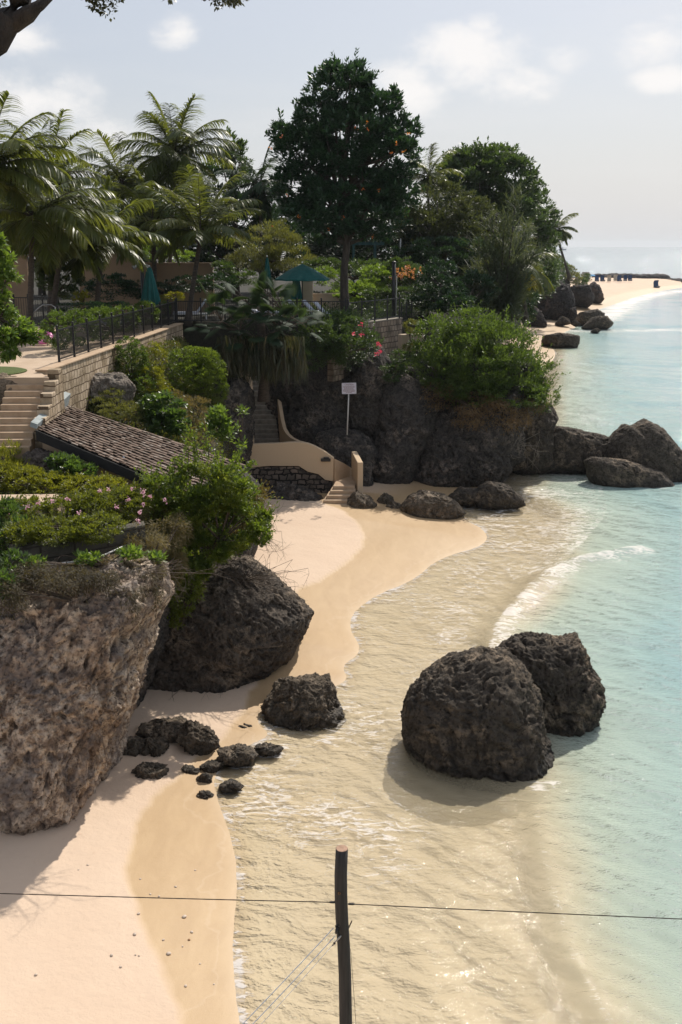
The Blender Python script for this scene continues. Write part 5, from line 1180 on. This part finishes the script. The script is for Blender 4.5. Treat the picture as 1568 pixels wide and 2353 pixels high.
def parasol_closed(px, ya, yb, w0, w1, Y, label, seed=1):
    a, b = PY(px,ya,Y), PY(px,yb,Y); m = mpp(px,ya,Y); T = Thing('parasol', label, 'parasol', (a[0],Y,8.05)); mb = MB(); n = 20; rows = 9; r = random.Random(seed)
    vs, fs = [], []
    for j in range(rows+1):
        q = j/rows; w_ = (w0+(w1-w0)*q**.8)*m/2*(1 if j < rows else .93)
        for i in range(n):
            an = 2*math.pi*i/n; f = 1+.20*q*(1 if i%2 else -1); vs.append((a[0]+w_*f*math.cos(an), Y+w_*f*math.sin(an), a[2]+(b[2]-a[2])*q+(.05*(i%2) if j == rows else 0)))
    for j in range(rows):
        for i in range(n): fs.append((j*n+i, j*n+(i+1)%n, (j+1)*n+(i+1)%n, (j+1)*n+i))
    fs.append(tuple(range(n))); mb.add(vs, fs); T.put(mb.build('folded_canopy', GREENF))
    T.put(MB().tube([(a[0],Y,8.05),(a[0],Y,a[2]+.06)], .025, 8).build('pole', BLACKM)); T.put(MB().ball((a[0],Y,a[2]+.08), .045).build('finial', WHITEP)); return T
parasol_open(695, 606, 64, 641, 57.2, 'open teal green parasol shading the sun loungers')
parasol_closed(681, 622, 688, 8, 26, 58.4, 'closed teal parasol hanging folded right under the open one', 2)
parasol_closed(614, 592, 662, 5, 20, 57.0, 'slim closed teal parasol rising above the fan palm', 3)
parasol_closed(343, 615, 700, 10, 42, 50.5, 'wide closed teal parasol behind the long fence', 4)
# poles and lamps
def pole_px(name, label, cat, px, y0, Y, r, mat, zb=8.0):
    p = PY(px,y0,Y); o = MB().tube([(p[0],Y,zb),(p[0],Y,p[2])], r, 10).build(name, mat, smooth=False); return tag(o, label, cat)
p = PY(906,604,57.5); T = Thing('lamp_post', 'thick black lamp post with a slim pale side pipe, behind the short fence', 'lamp', (p[0],57.5,8))
T.put(MB().tube([(p[0],57.5,7.9),(p[0],57.5,p[2])], .105, 12).build('post', BLACKM, smooth=True)); T.put(MB().lathe((p[0],57.5,p[2]), [(.12,0),(.11,.06),(.03,.1)], 12).build('cap', BLACKM)); T.put(MB().tube([(p[0]+.15,57.45,7.9),(p[0]+.15,57.45,p[2]-.7)], .03, 8).build('side_pipe', STEEL))
pole_px('pole', 'thin white pole against the dark trees behind the orange bougainvillea', 'pole', 921, 548, 75, .05, WHITEP)
p = PY(326,600,52); T = Thing('floodlight_post', 'black post with two floodlights beside the wide closed parasol', 'lamp', (p[0],52,8))
T.put(MB().tube([(p[0],52,7.9),(p[0],52,p[2])], .10, 10).build('post', BLACKM, smooth=True))
for s, lab in ((1,None),(-1,None)):
    c = V3(p)+Vector((0,0,-.25)); T.put(MB().tube([c, c+Vector((s*.22,-.1,.05)), c+Vector((s*.42,-.2,-.08))], [.03,.07,.12], 10).build('floodlight_head', STEEL))
# teal pergola
p = PY(845,560,74); T = Thing('pergola', 'teal painted pergola in the shade right of the flame tree trunk', 'pergola', (p[0],74,8))
for x in (-1.0,.55):
    for y in (0,1.6): T.put(MB().bar((p[0]+x,74+y,7.9),(p[0]+x,74+y,p[2]-.1),.16).build('post', TEALP))
for y in (0,1.6): T.put(MB().box((p[0]-.1,74+y,p[2]),(2.6,.1,.2)).build('beam', TEALP))
for i in range(6): T.put(MB().box((p[0]-1.1+i*.42,74.8,p[2]+.13),(.07,2.2,.1)).build('rafter', TEALP))
# pool handrail, pink float
pts = [(64,738,44),(84,712,44),(98,701,44),(118,700,44),(127,706,44),(128,738,44)]
T = Thing('handrail', 'curved steel handrail beside the clipped hedge at the left', 'handrail', PY(96,740,44))
T.put(MB().tube([PY(*q) for q in pts], .028, 8).build('rail', STEEL, smooth=True)); T.put(MB().tube([PY(106,722,44.4),PY(126,722,44.4)], .022, 8).build('step_bar', STEEL, smooth=True))
c = PY(98,743,41.5); mb = MB()
for i in range(24):
    pass
ring = [(c[0]+.28*math.cos(a_), c[1]+.28*math.sin(a_), 8.32+.16*math.sin(a_)) for a_ in [i*math.pi/10 for i in range(21)]]
tag(MB().tube(ring, .10, 10).build('swim_ring', PINKF, smooth=True), 'pink inflatable swim ring at the near end of the clipped hedge', 'float')
# ---------------------------------------------------------------- beach stairs
T = Thing('beach_stairs', 'ochre rendered stairway with curved parapet walls descending from the cliff to the sand', 'stairs', PZ(760,1176,.3))
Yf = 46.0
front = [(553,1030),(573,1021.5),(600,1020),(634,1019),(665,1016.5),(692,1016.5),(707,1019),(722,1024.6),(746,1038),(767,1052.7),(766,1106),(748,1103),(732,1090),(707,1084),(687,1071),(616,1071),(573,1075),(553,1072)]
T.put(MB().prism([PY(x,y,Yf) for x,y in front], (0.02,.26,0)).build('front_wall', PLASTER_OLD, bevel=.015))
ret = [(769,1054,46.02),(790,1064,46.7),(812,1078,47.3)]
top = [V3(PY(*q)) for q in ret]; mb = MB()
for s0, s1 in zip(top[:-1], top[1:]): mb.prism([(s0.x,s0.y,.9),(s1.x,s1.y,.9),s1,s0], (-.10,.16,0))
T.put(mb.build('landing_wall', PLASTER))
rb0, rb1 = V3(PY(808,1051,47.0)), V3(PY(822,1063,45.1)); th = Vector((.26,.04,0))
T.put(MB().prism([(rb0.x,rb0.y,.2),(rb1.x,rb1.y,.2),(rb1.x,rb1.y,rb1.z),(rb0.x,rb0.y,rb1.z+.15)], th).build('side_wall', PLASTER_OLD, bevel=.02))
ztops = [1.18,1.02,.86,.70,.54]; ys = [1117,1128,1139,1150,1161]; xl = [765,758,750,743,736]; xr = [815,816,815,809,803]
for i in range(5):
    l, r_ = PZ(xl[i],ys[i],ztops[i]), PZ(xr[i],ys[i],ztops[i]); d_ = 2.4 if i == 0 else .9
    T.put(MB().prism([(l[0],l[1],-.2),(r_[0],r_[1],-.2),(r_[0],r_[1],ztops[i]),(l[0],l[1],ztops[i])], (.12*d_,d_,0)).build('landing' if i == 0 else 'step', CONC_STEP, bevel=.025))
l, r_ = PZ(716,1180,.38), PZ(786,1180,.38); T.put(MB().prism([(l[0],l[1],-.2),(r_[0],r_[1],-.2),(r_[0]+.1,r_[1]+.9,-.2),(l[0]+.5,l[1]+.9,-.2)], (0,0,.53)).build('base_slab', rockmat('mossy_slab', (.10,.08,.055), (.27,.21,.14), (.4,.33,.22), .4, wet=False, scale=2), bevel=.06))
for k_ in range(15):
    z, y = 2.2+.21*k_, 1020-11.0*k_; l = PZ(580,y,z); r_ = PZ(643-1.55*k_,y,z)
    T.put(MB().prism([(l[0],l[1],z-.5),(r_[0],r_[1],z-.5),(r_[0],r_[1],z),(l[0],l[1],z)], (0,.62,0)).build('upper_step', CONC_GREY, bevel=.02))
def wing(name, pts, th, drop, mat):
    mb = MB(); n = len(pts); W = [V3(PY(*q)) for q in pts]
    for a_, b_ in zip(W[:-1], W[1:]): mb.prism([a_+Vector((0,0,-drop)), b_+Vector((0,0,-drop)), b_, a_], th)
    return T.put(mb.build(name, mat))
wing('curved_wall', [(694,1016,46.2),(682,1013,46.9),(668,1006,47.6),(658,997,48.2),(651,985,48.8),(646,965,49.6),(642,940,50.4),(638,915,51.2),(634,892,52.2),(631,878,53)], (.17,.05,0), 1.7, PLASTER)
wing('left_wall', [(577,1022,46.3),(577,990,47.6),(576,950,49),(576,910,50.6),(574,875,52),(566,860,52.8),(550,852,53.2)], (.15,.02,0), 2.2, PLASTER)
c = PY(749,1057,45.93); T.put(MB().box(c, (.46,.06,.15)).box((c[0]+.02,c[1],c[2]+.1), (.26,.07,.07)).build('wall_lamp', BLACKM, bevel=.02))
tag(MB().prism([PY(x,y,46.03) for x,y in [(556,1074),(616,1073),(687,1073),(707,1086),(732,1092),(748,1105),(764,1107),(762,1150),(745,1200),(640,1200),(585,1195),(560,1130)]], (0,1.6,0)).build('rubble_base', RUBBLE), 'dark rough rubble masonry holding up the ochre stair wall', 'wall')
rock('rock', [(590,1130),(640,1110),(690,1120),(735,1140),(742,1172),(700,1192),(640,1190),(596,1180)], 44.9, 1.3, ROCK_CLIFF, 'dark craggy rock at the foot of the rubble masonry beside the sand', sub=6, rough=.12, fine=.09, seed=70, box=.2)
rock('rock', [(790,1180),(806,1140),(822,1128),(838,1150),(832,1185)], 44.6, 1.2, ROCK_BEACH, 'rock supporting the side wall of the beach stairs', sub=5, rough=.1, fine=.05, seed=71)
# sign
p0, p1 = V3(PY(798,990,48.1)), V3(PY(802.5,885,48.1)); T = Thing('caution_sign', 'white caution sign on a thin pale post standing on the rock outcrop', 'sign', p0)
T.put(MB().tube([p0-Vector((0,0,.2)), p1], .032, 8).build('post', simple('rusting_pale_post', (.62,.61,.60), (.30,.2,.13), 7, .6, .1, .002, stops=(.28,.42)), smooth=True))
c = V3(PY(802.5,892.5,48.04)); bd = T.put(MB().box(c, (.70,.025,.54), ry=R(-1.5)).build('board', SIGNW, bevel=.01))
def text(s, c, size, mat, name='lettering', rot=(R(90),0,0), ext=.002):
    cu = bpy.data.curves.new(name, 'FONT'); cu.body = s; cu.size = size; cu.align_x = 'CENTER'; cu.align_y = 'CENTER'; cu.extrude = ext
    o = bpy.data.objects.new(name, cu); COL.objects.link(o); dg = bpy.context.evaluated_depsgraph_get(); me = bpy.data.meshes.new_from_object(o.evaluated_get(dg)); bpy.data.objects.remove(o)
    o = bpy.data.objects.new(name, me); COL.objects.link(o); me.materials.clear(); me.materials.append(mat); o.location = c; o.rotation_euler = rot; return o
T.put(text('CAUTION', (c.x,c.y-.018,c.z+.19), .095, SIGNR), bd)
mb = MB(); r = random.Random(3)
for i in range(8):
    L_ = [.50,.58,.48,.46,.54,.58,.54,.28][i]; x = -L_/2
    while x < L_/2-.02: w_ = min(r.uniform(.03,.09), L_/2-x); mb.box((c.x+x+w_/2, c.y-.0155, c.z+.115-i*.044), (w_,.003,.016)); x += w_+.014
T.put(mb.build('small_print', SIGNR), bd)
# ---------------------------------------------------------------- far beach
def hood_chair(px, py, s, mat, label, z=1.45, rz=0):
    g = PZ(px,py,z); loc = (float(g[0]),float(g[1]),z); r_ = empty('beach_chair', loc, rz, label, 'beach chair', 'hooded beach chairs on the far beach')
    pr = [(-.55,-.5,0),(-.55,.45,0),(-.55,.62,1.3),(-.55,.35,1.75),(-.55,-.05,1.8),(-.55,.1,1.2),(-.55,-.05,.5),(-.55,-.5,.45)]
    MB().prism([(x*s,y*s,z_*s) for x,y,z_ in pr], (1.1*s,0,0)).build('hood', mat, r_)
    MB().box((0,-.6*s,.35*s), (1.0*s,.7*s,.1*s)).build('seat', FLOORW, r_); return r_
for i, (px, mt, lab) in enumerate([(1372,BLUEC,'blue hooded beach chair farthest left in the distant row'),(1385,BLUEC,'blue hooded beach chair second from the left in the distant row'),(1400,FLOORW,'whitish beach chair between blue ones near the left of the distant row'),(1415,FLOORW,'pale beach chair left of the middle blue one in the distant row'),(1424,BLUEC,'blue hooded beach chair in the middle of the distant row, right of a pale one'),(1437,BLUEC,'blue hooded beach chair second from the right in the distant row'),(1448,BLUEC,'blue hooded beach chair farthest right in the distant row')]):
    hood_chair(px, 646.5-(i==3)*1.5-(i>4)*1.2, 1.0, mt, lab, rz=.3*math.sin(i*2.1))
hood_chair(1509, 661, 1.15, BLUEC, 'single dark blue hooded chair alone near the water on the far sand', z=.4, rz=.5)
p = PZ(1360,646,1.45); T = Thing('beach_parasol', 'bright blue parasol left of the distant row of beach chairs', 'parasol', p)
T.put(MB().lathe((p[0],p[1],1.45+1.5), [(1.5,0),(.9,.35),(.02,.55)], 12).build('canopy', simple('bright_blue_canvas', (.04,.22,.42), None, 3, .8, 0))); T.put(MB().tube([(p[0],p[1],1.4),(p[0],p[1],3.4)], .05, 6).build('pole', FLOORW))
# breakwater stones
stone_me = []
for s_ in range(4):
    V_, F_ = ico(3); d_ = 1+.28*fbm(V_*1.7+s_*9, 3); o = mesh_np('breakwater_stone', V_*d_[:,None], F_, ROCK_FAR); stone_me.append(o.data); bpy.data.objects.remove(o)
rr_ = random.Random(9)
def stones(x0, x1, yb, n, sz, label, z=.1, jit=1.5):
    for i in range(n):
        px = x0+(x1-x0)*(i+.5)/n+rr_.uniform(-1,1)*(x1-x0)/n*.4; g = PZ(px, yb(px)+rr_.uniform(-.3,.3), z)
        o = bpy.data.objects.new('breakwater_stone', stone_me[i%4]); COL.objects.link(o); s = sz*rr_.uniform(.75,1.25)
        o.location = (float(g[0]),float(g[1]),z+s*.28); o.scale = (s*1.2,s*1.2,s*.75); o.rotation_euler = (rr_.uniform(-.3,.3),rr_.uniform(-.3,.3),rr_.uniform(0,6))
        tag(o, label, 'rock', 'stones of the '+label.split(' of the ')[1])
stones(1454, 1532, lambda x: 640.5, 30, 1.45, 'dark boulder of the long breakwater standing in the sea')
stones(1534, 1600, lambda x: 647+(x-1534)*.12, 20, 1.1, 'dark boulder of the low stone bank at the tip of the far sand', z=.2)
stones(1370, 1455, lambda x: 640.8, 26, 1.5, 'dark boulder of the stone bank right behind the row of beach chairs', z=.2)
# headland gate, screen, concrete strip
def hpx(x, y, Y): return V3(PY(x,y,Y))
T = Thing('timber_gate', 'pale timber gate frame with a stone pillar on the far headland', 'gate', hpx(1312,656,190))
for x in (1302,1326): T.put(MB().bar(hpx(x,658,190), hpx(x,636,190), .45 if x > 1310 else 1.1).build('post', FLOORW if x > 1310 else ROCK_FAR))
for y in (638,644,650): T.put(MB().bar(hpx(1302,y,190), hpx(1326,y,190), .15, .2).build('rail', FLOORW))
mb = MB()
T = Thing('timber_screen', 'whitish upright timber screen above the outermost headland rock', 'fence', hpx(1346,642,205))
for i in range(7): T.put(MB().bar(hpx(1339+i*2.3,645,205), hpx(1339+i*2.3,625,205), .16).build('board', FLOORW))
T.put(MB().bar(hpx(1338,627,205.2), hpx(1355,627,205.2), .12,.2).build('rail', FLOORW))
tag(MB().prism([hpx(1301,655,186),hpx(1305,655,186),hpx(1312,685,186),hpx(1308,688,186)], (0,1.5,0)).build('concrete_buttress', FLOORW), 'slanting pale concrete buttress between the two far headland rocks', 'wall')
# boat
g = hpx(1293,568.5,2600); s = 9.; T = Thing('boat', 'tiny dark blue boat on the horizon beside the headland palm', 'boat', (g.x,2600,0))
T.put(MB().prism([(g.x-s,2600,0),(g.x+s,2600,0),(g.x+s*1.25,2600,s*.35),(g.x-s,2600,s*.3)], (0,5,0)).build('hull', BLUEC)); T.put(MB().box((g.x-1,2602.5,s*.55), (s*.9,3,s*.5)).build('cabin', WHITEP)); T.put(MB().bar((g.x,2602.5,s*.7),(g.x,2602.5,s*1.2),.4).build('mast', WHITEP))
# ---------------------------------------------------------------- foreground post, ropes, cords
YP = 8.15
cl = [(786,1950,14.2),(783.5,2010,14.6),(784,2060,14.8),(786,2110,14.8),(790,2170,14.6),(793,2240,14.5),(795,2353,14.8),(796,2500,15.5)]
T = Thing('wooden_post', 'weathered dark wooden post with a sawn top in the foreground', 'post', (.03,YP,0))
pts = [PY(x,y,YP) for x,y,w in cl]; rd = [w*mpp(x,y,YP) for x,y,w in cl]; pts.append(np.array([.03,YP,-.3])); rd.append(.056)
T.put(MB().tube(pts, rd, 24).build('shaft', POSTW, smooth=True))
tp = V3(pts[0]); T.put(MB().lathe((tp.x,tp.y,tp.z+.001), [(rd[0]*.97,0),(rd[0]*.93,.004),(.002,.005)], 24).build('sawn_end', simple('sawn_wood', (.42,.27,.19), (.3,.19,.13), 20, .9, .2, .002)))
c = V3(PY(780,2051,YP-.055)); T.put(MB().tube([c+Vector((0,.02,0)), c-Vector((0,.012,.003))], .0125, 16).build('bolt', BRASS)); T.put(MB().tube([c+Vector((0,-.0125,-.003)), c-Vector((0,.016,.004))], .008, 12).build('bolt_core', BLACKM), None)
def rope(name, label, p, q, r, mat, sag=.02, n=60, cat='rope', knots=0):
    p, q = V3(p), V3(q); ps = [p.lerp(q,i/n)-Vector((0,0,sag*4*(i/n)*(1-i/n))) for i in range(n+1)]
    return tag(MB().tube(ps, [r*(1+.18*(i%2)) for i in range(n+1)], 8).build(name, mat), label, cat)
rope('rope', 'thin dark rope stretched from the wooden post to the left edge', PY(-1500,1997,8.5), PY(772,2073.5,YP), .0045, ROPEM, .03, 150)
rope('rope', 'thin dark rope stretched from the wooden post to the right edge', PY(800,2077,YP), PY(3500,2182,8.5), .0045, ROPEM, .03, 150)
for x0, x1, y, lab in [(757,771,2073.2,'small dark metal sleeve gripping the rope left of the post'),(800,815,2077.4,'small dark metal sleeve gripping the rope right of the post')]:
    tag(MB().tube([PY(x0,y,YP),PY(x0+3,y,YP),PY(x1-3,y,YP),PY(x1,y,YP)], [.006,.010,.011,.008], 10).build('rope_sleeve', BLACKM, smooth=True), lab, 'fitting')
c = V3(PY(776,2135,YP-.05)); T = Thing('pulley', 'small black pulley fixed on the wooden post', 'pulley', c)
T.put(MB().tube([c-Vector((.012,.012,0)), c+Vector((.012,-.02,0))], [.036,.036], 18).build('wheel', BLACKM, smooth=False)); T.put(MB().bar(c+Vector((-.01,-.01,.05)), c+Vector((.02,.0,-.06)), .014,.03).build('cheek', BLACKM)); T.put(MB().tube([c+Vector((.01,0,.03)), c+Vector((.04,.03,.06))], .008, 6).build('hook', STEEL))
rope('cord', 'upper pale blue cord running from the pulley down to the lower left', PY(767,2132,YP-.07), PY(520,2392,YP-.6), .0036, CORD, .01, 20, 'cord')
rope('cord', 'lower pale blue cord running parallel from the pulley to the lower left', PY(771,2150,YP-.07), PY(540,2396,YP-.6), .0036, CORD, .01, 20, 'cord')
rope('cord', 'thin white cord hanging from the snap hook to the lower left', PY(764,2172,YP-.07), PY(570,2386,YP-.6), .0024, WHITEP, .01, 20, 'cord')
T = Thing('snap_hook', 'small metal snap hook with a knotted cord left of the post', 'hook', PY(772,2160,YP-.07))
a_, b_ = V3(PY(784,2150,YP-.07)), V3(PY(764,2173,YP-.07)); T.put(MB().tube([a_, a_.lerp(b_,.3)+Vector((.006,0,.006)), a_.lerp(b_,.6)-Vector((.005,0,.005)), b_], [.007,.010,.006,.008], 8).build('body', STEEL, smooth=True)); T.put(MB().ball(a_.lerp(b_,.75), .012, 8).build('knot', ROPEM))
tag(MB().bar(PY(798,2140,YP+.02), PY(809,2116,YP-.0), .011).build('peg', TWIG), 'short brown peg sticking out of the right side of the post', 'peg')
rope('cord', 'thin dark line hanging down along the right side of the post', PY(806,2180,YP+.03), PY(822,2400,YP+.02), .002, BLACKM, 0, 10, 'cord')
# shells and pebbles
r = random.Random(12)
for i, (px, py, s) in enumerate([(202,1988,4),(181,1999,3),(176,1885,3),(424,2107,7),(388,2192,7),(441,2142,5),(310,2147,6),(257,2195,5),(319,2100,5),(278,2222,4),(435,2160,4),(83,2240,5),(323,2020,3.5),(404,2038,4),(376,2160,4),(346,2055,3.5),(366,2060,3.5),(427,2266,5),(460,2215,3),(492,2262,3),(420,2175,3),(320,2196,3),(312,2194,3),(449,2000,3)]):
    g = PZ(px,py,0); zz_ = float(ground_z(np.array([g[0]]), np.array([g[1]]))[0][0]); g = PZ(px,py,zz_); m = mpp(px,py,g[1])*s*.72; V_, F_ = ico(2); d_ = 1+.25*fbm(V_*1.4+i*3, 2)
    o = mesh_np('shell', V_*d_[:,None]*np.array([m*1.2,m,m*.55]), F_, SHELL if i != 10 else BRASS, smooth=True); o.location = (float(g[0]),float(g[1]),zz_+m*.25); o.rotation_euler = (0,0,r.uniform(0,6))
    tag(o, 'small whitish shell or coral bit lying on the smooth sand left of the post' if i != 10 else 'small reddish coral bit on the sand among whitish shells', 'shell', 'shells scattered on the near sand')
# ---------------------------------------------------------------- overhead limb in the top left corner
T = Thing('overhanging_tree', 'dark tree limb with small leaves crossing the top left corner', 'tree', (-5.4,5.2,.6))
L1 = [(-5.4,5.2,.4),(-5.0,5.6,5),(-4.2,6.2,9.5)]+[tuple(PY(x,y,7.0)) for x,y in [(-60,190),(-14,100),(20,40),(42,-5),(60,-60),(90,-150)]]
T.put(MB().tube(L1, [.30,.24,.16,.095,.092,.088,.082,.07,.05], 14).build('trunk', BARK_D, smooth=True))
mb = MB(); mb.tube([PY(30,55,7.0), PY(66,32,6.98), PY(92,12,7.0), PY(130,-25,7.1), PY(200,-80,7.3), PY(350,-90,7.5)], [.06,.055,.034,.028,.02,.012], 10)
T.put(mb.build('branch', BARK_D, smooth=True))
mb = MB()
for q in ([(200,-80,7.3),(225,-30,7.4),(240,10,7.4)],[(350,-90,7.5),(400,-40,7.6),(520,-10,7.6)],[(520,-10,7.6),(560,-6,7.6)],[(225,-30,7.4),(262,-5,7.4)]): mb.tube([PY(*a_) for a_ in q], [.010,.007,.003], 5)
T.put(mb.build('twigs', BARK_D))
T.put(leaves('crown', [B(222,14,20,14,7.4),B(252,20,14,20,7.4),B(262,-8,18,30,7.4),B(225,-20,45,20,7.4),B(520,-2,32,12,7.6),B(545,0,16,8,7.6),B(395,-6,14,8,7.6),B(470,-14,34,12,7.6),B(3,12,8,18,7.4),B(500,14,8,6,7.6)], 1500, .030, L_OVER, None, seed=5, aspect=.6, clump=.4, shell=.1, droop=.7))
# ---------------------------------------------------------------- camera, sun, sky
cam = bpy.data.objects.new('camera', bpy.data.cameras.new('camera')); COL.objects.link(cam)
cam.location = (0,0,CZ); cam.rotation_euler = (R(90)-PITCH, 0, 0)
cam.data.sensor_fit = 'VERTICAL'; cam.data.sensor_height = 36; cam.data.sensor_width = 24
cam.data.lens = F/2353*36; cam.data.clip_start = .1; cam.data.clip_end = 60000
S.camera = cam
SUN_EL, SUN_AZ = R(47), R(27)           # azimuth right of the view direction (+Y)
sd = bpy.data.lights.new('sun', 'SUN'); sd.energy = 4.3; sd.angle = R(.53); sd.color = (1.0,.93,.83)
so = bpy.data.objects.new('sun', sd); COL.objects.link(so)
dirv = Vector((math.sin(SUN_AZ)*math.cos(SUN_EL), math.cos(SUN_AZ)*math.cos(SUN_EL), math.sin(SUN_EL)))
so.rotation_euler = dirv.to_track_quat('Z', 'Y').to_euler()
w = bpy.data.worlds.new('World'); S.world = w; w.use_nodes = True; t = w.node_tree; t.nodes.clear(); k = N(t)
sky = k.n('ShaderNodeTexSky', sky_type='NISHITA'); sky.sun_disc = False
sky.sun_elevation = SUN_EL; sky.sun_rotation = SUN_AZ; sky.dust_density = 2.5; sky.air_density = 1.0; sky.ozone_density = 1.5
tc = k.n('ShaderNodeTexCoord').outputs['Generated']
zz = k.n('ShaderNodeSeparateXYZ', ins={0: tc}).outputs[2]
# thin high haze over the blue, then soft fair-weather clouds
veil = k.mix(.62, sky.outputs[0], (4.95,5.12,5.55))
lowh = k.smooth(zz, .16, -.02)
veil = k.mix(k.math('MULTIPLY', lowh, .7), veil, (6.35,6.4,6.6))
# soft cumulus puffs, each a noisy patch of the sky dome
nz = k.noise(k.map(tc, (1,1,1.8)), 9, 7, .62, .2); nz2 = k.noise(tc, 26, 4, .6)
tot = None
for px, py, w, h, a in [(1060,130,170,85,1.0),(1170,200,120,60,.8),(960,190,110,80,.8),(70,85,90,60,.9),(410,78,75,45,.9),(90,230,190,80,1.0),(1500,90,110,60,.9),(1530,180,80,35,.9),(1300,130,70,35,.5),(230,300,150,60,.6),(1100,60,60,40,.5),(-300,150,300,90,.9),(2000,160,300,90,.9),(2600,60,300,120,.9),(-900,100,300,120,.9),(500,-500,400,160,.9),(1300,-600,500,200,.8)]:
    d = ray(px, py); d = d/np.linalg.norm(d)
    off = k.n('ShaderNodeVectorMath', operation='SUBTRACT', ins={0: tc, 1: tuple(float(v) for v in d)}).outputs[0]
    sc = F/2353*2353; ln = k.n('ShaderNodeVectorMath', operation='LENGTH', ins={0: k.map(off, (F/w, F/w, F/h))}).outputs['Value']
    m_ = k.math('MULTIPLY', k.math('SUBTRACT', 1.0, ln), a)
    tot = m_ if tot is None else k.math('MAXIMUM', tot, m_)
cl = k.math('ADD', tot, k.math('ADD', k.math('MULTIPLY', k.math('SUBTRACT', nz, .5), 2.6), k.math('MULTIPLY', k.math('SUBTRACT', nz2, .5), .6)))
cm = k.math('MULTIPLY', k.smooth(cl, .0, .9), k.math('MULTIPLY', k.smooth(tot, -.25, .35), .85))
thin = k.math('MULTIPLY', k.smooth(k.noise(k.map(tc, (1,1,6)), 2.5, 5, .6), .45, .75), .25)
colr = k.mix(thin, veil, (7.0,6.9,6.9))
colr = k.mix(cm, colr, (8.2,7.95,7.75))
bg = k.n('ShaderNodeBackground', ins={'Color': colr, 'Strength': .115})
wo = k.n('ShaderNodeOutputWorld'); k.link(bg.outputs[0], wo.inputs[0])
S.view_settings.view_transform = 'Standard'; S.view_settings.look = 'None'; S.view_settings.gamma = 1; S.view_settings.exposure = .10
S.view_settings.use_curve_mapping = False
S.cycles.max_bounces = 7; S.cycles.transparent_max_bounces = 10; S.cycles.diffuse_bounces = 3; S.cycles.glossy_bounces = 2; S.cycles.transmission_bounces = 3
S.cycles.use_denoising = True; S.cycles.caustics_reflective = False; S.cycles.caustics_refractive = False
S.cycles.sample_clamp_indirect = 6

# ---------------------------------------------------------------- sea air
hz = bpy.data.materials.new('sea_haze'); hz.use_nodes = True; t = hz.node_tree; t.nodes.clear()
pv = t.nodes.new('ShaderNodeVolumePrincipled'); pv.inputs['Color'].default_value = (.84,.90,.95,1); pv.inputs['Density'].default_value = .00011; pv.inputs['Anisotropy'].default_value = .3
oo = t.nodes.new('ShaderNodeOutputMaterial'); t.links.new(pv.outputs[0], oo.inputs['Volume'])
tag(MB().box((0,0,18), (20000,20000,60)).build('haze', hz), kind='stuff')
S.cycles.volume_bounces = 0
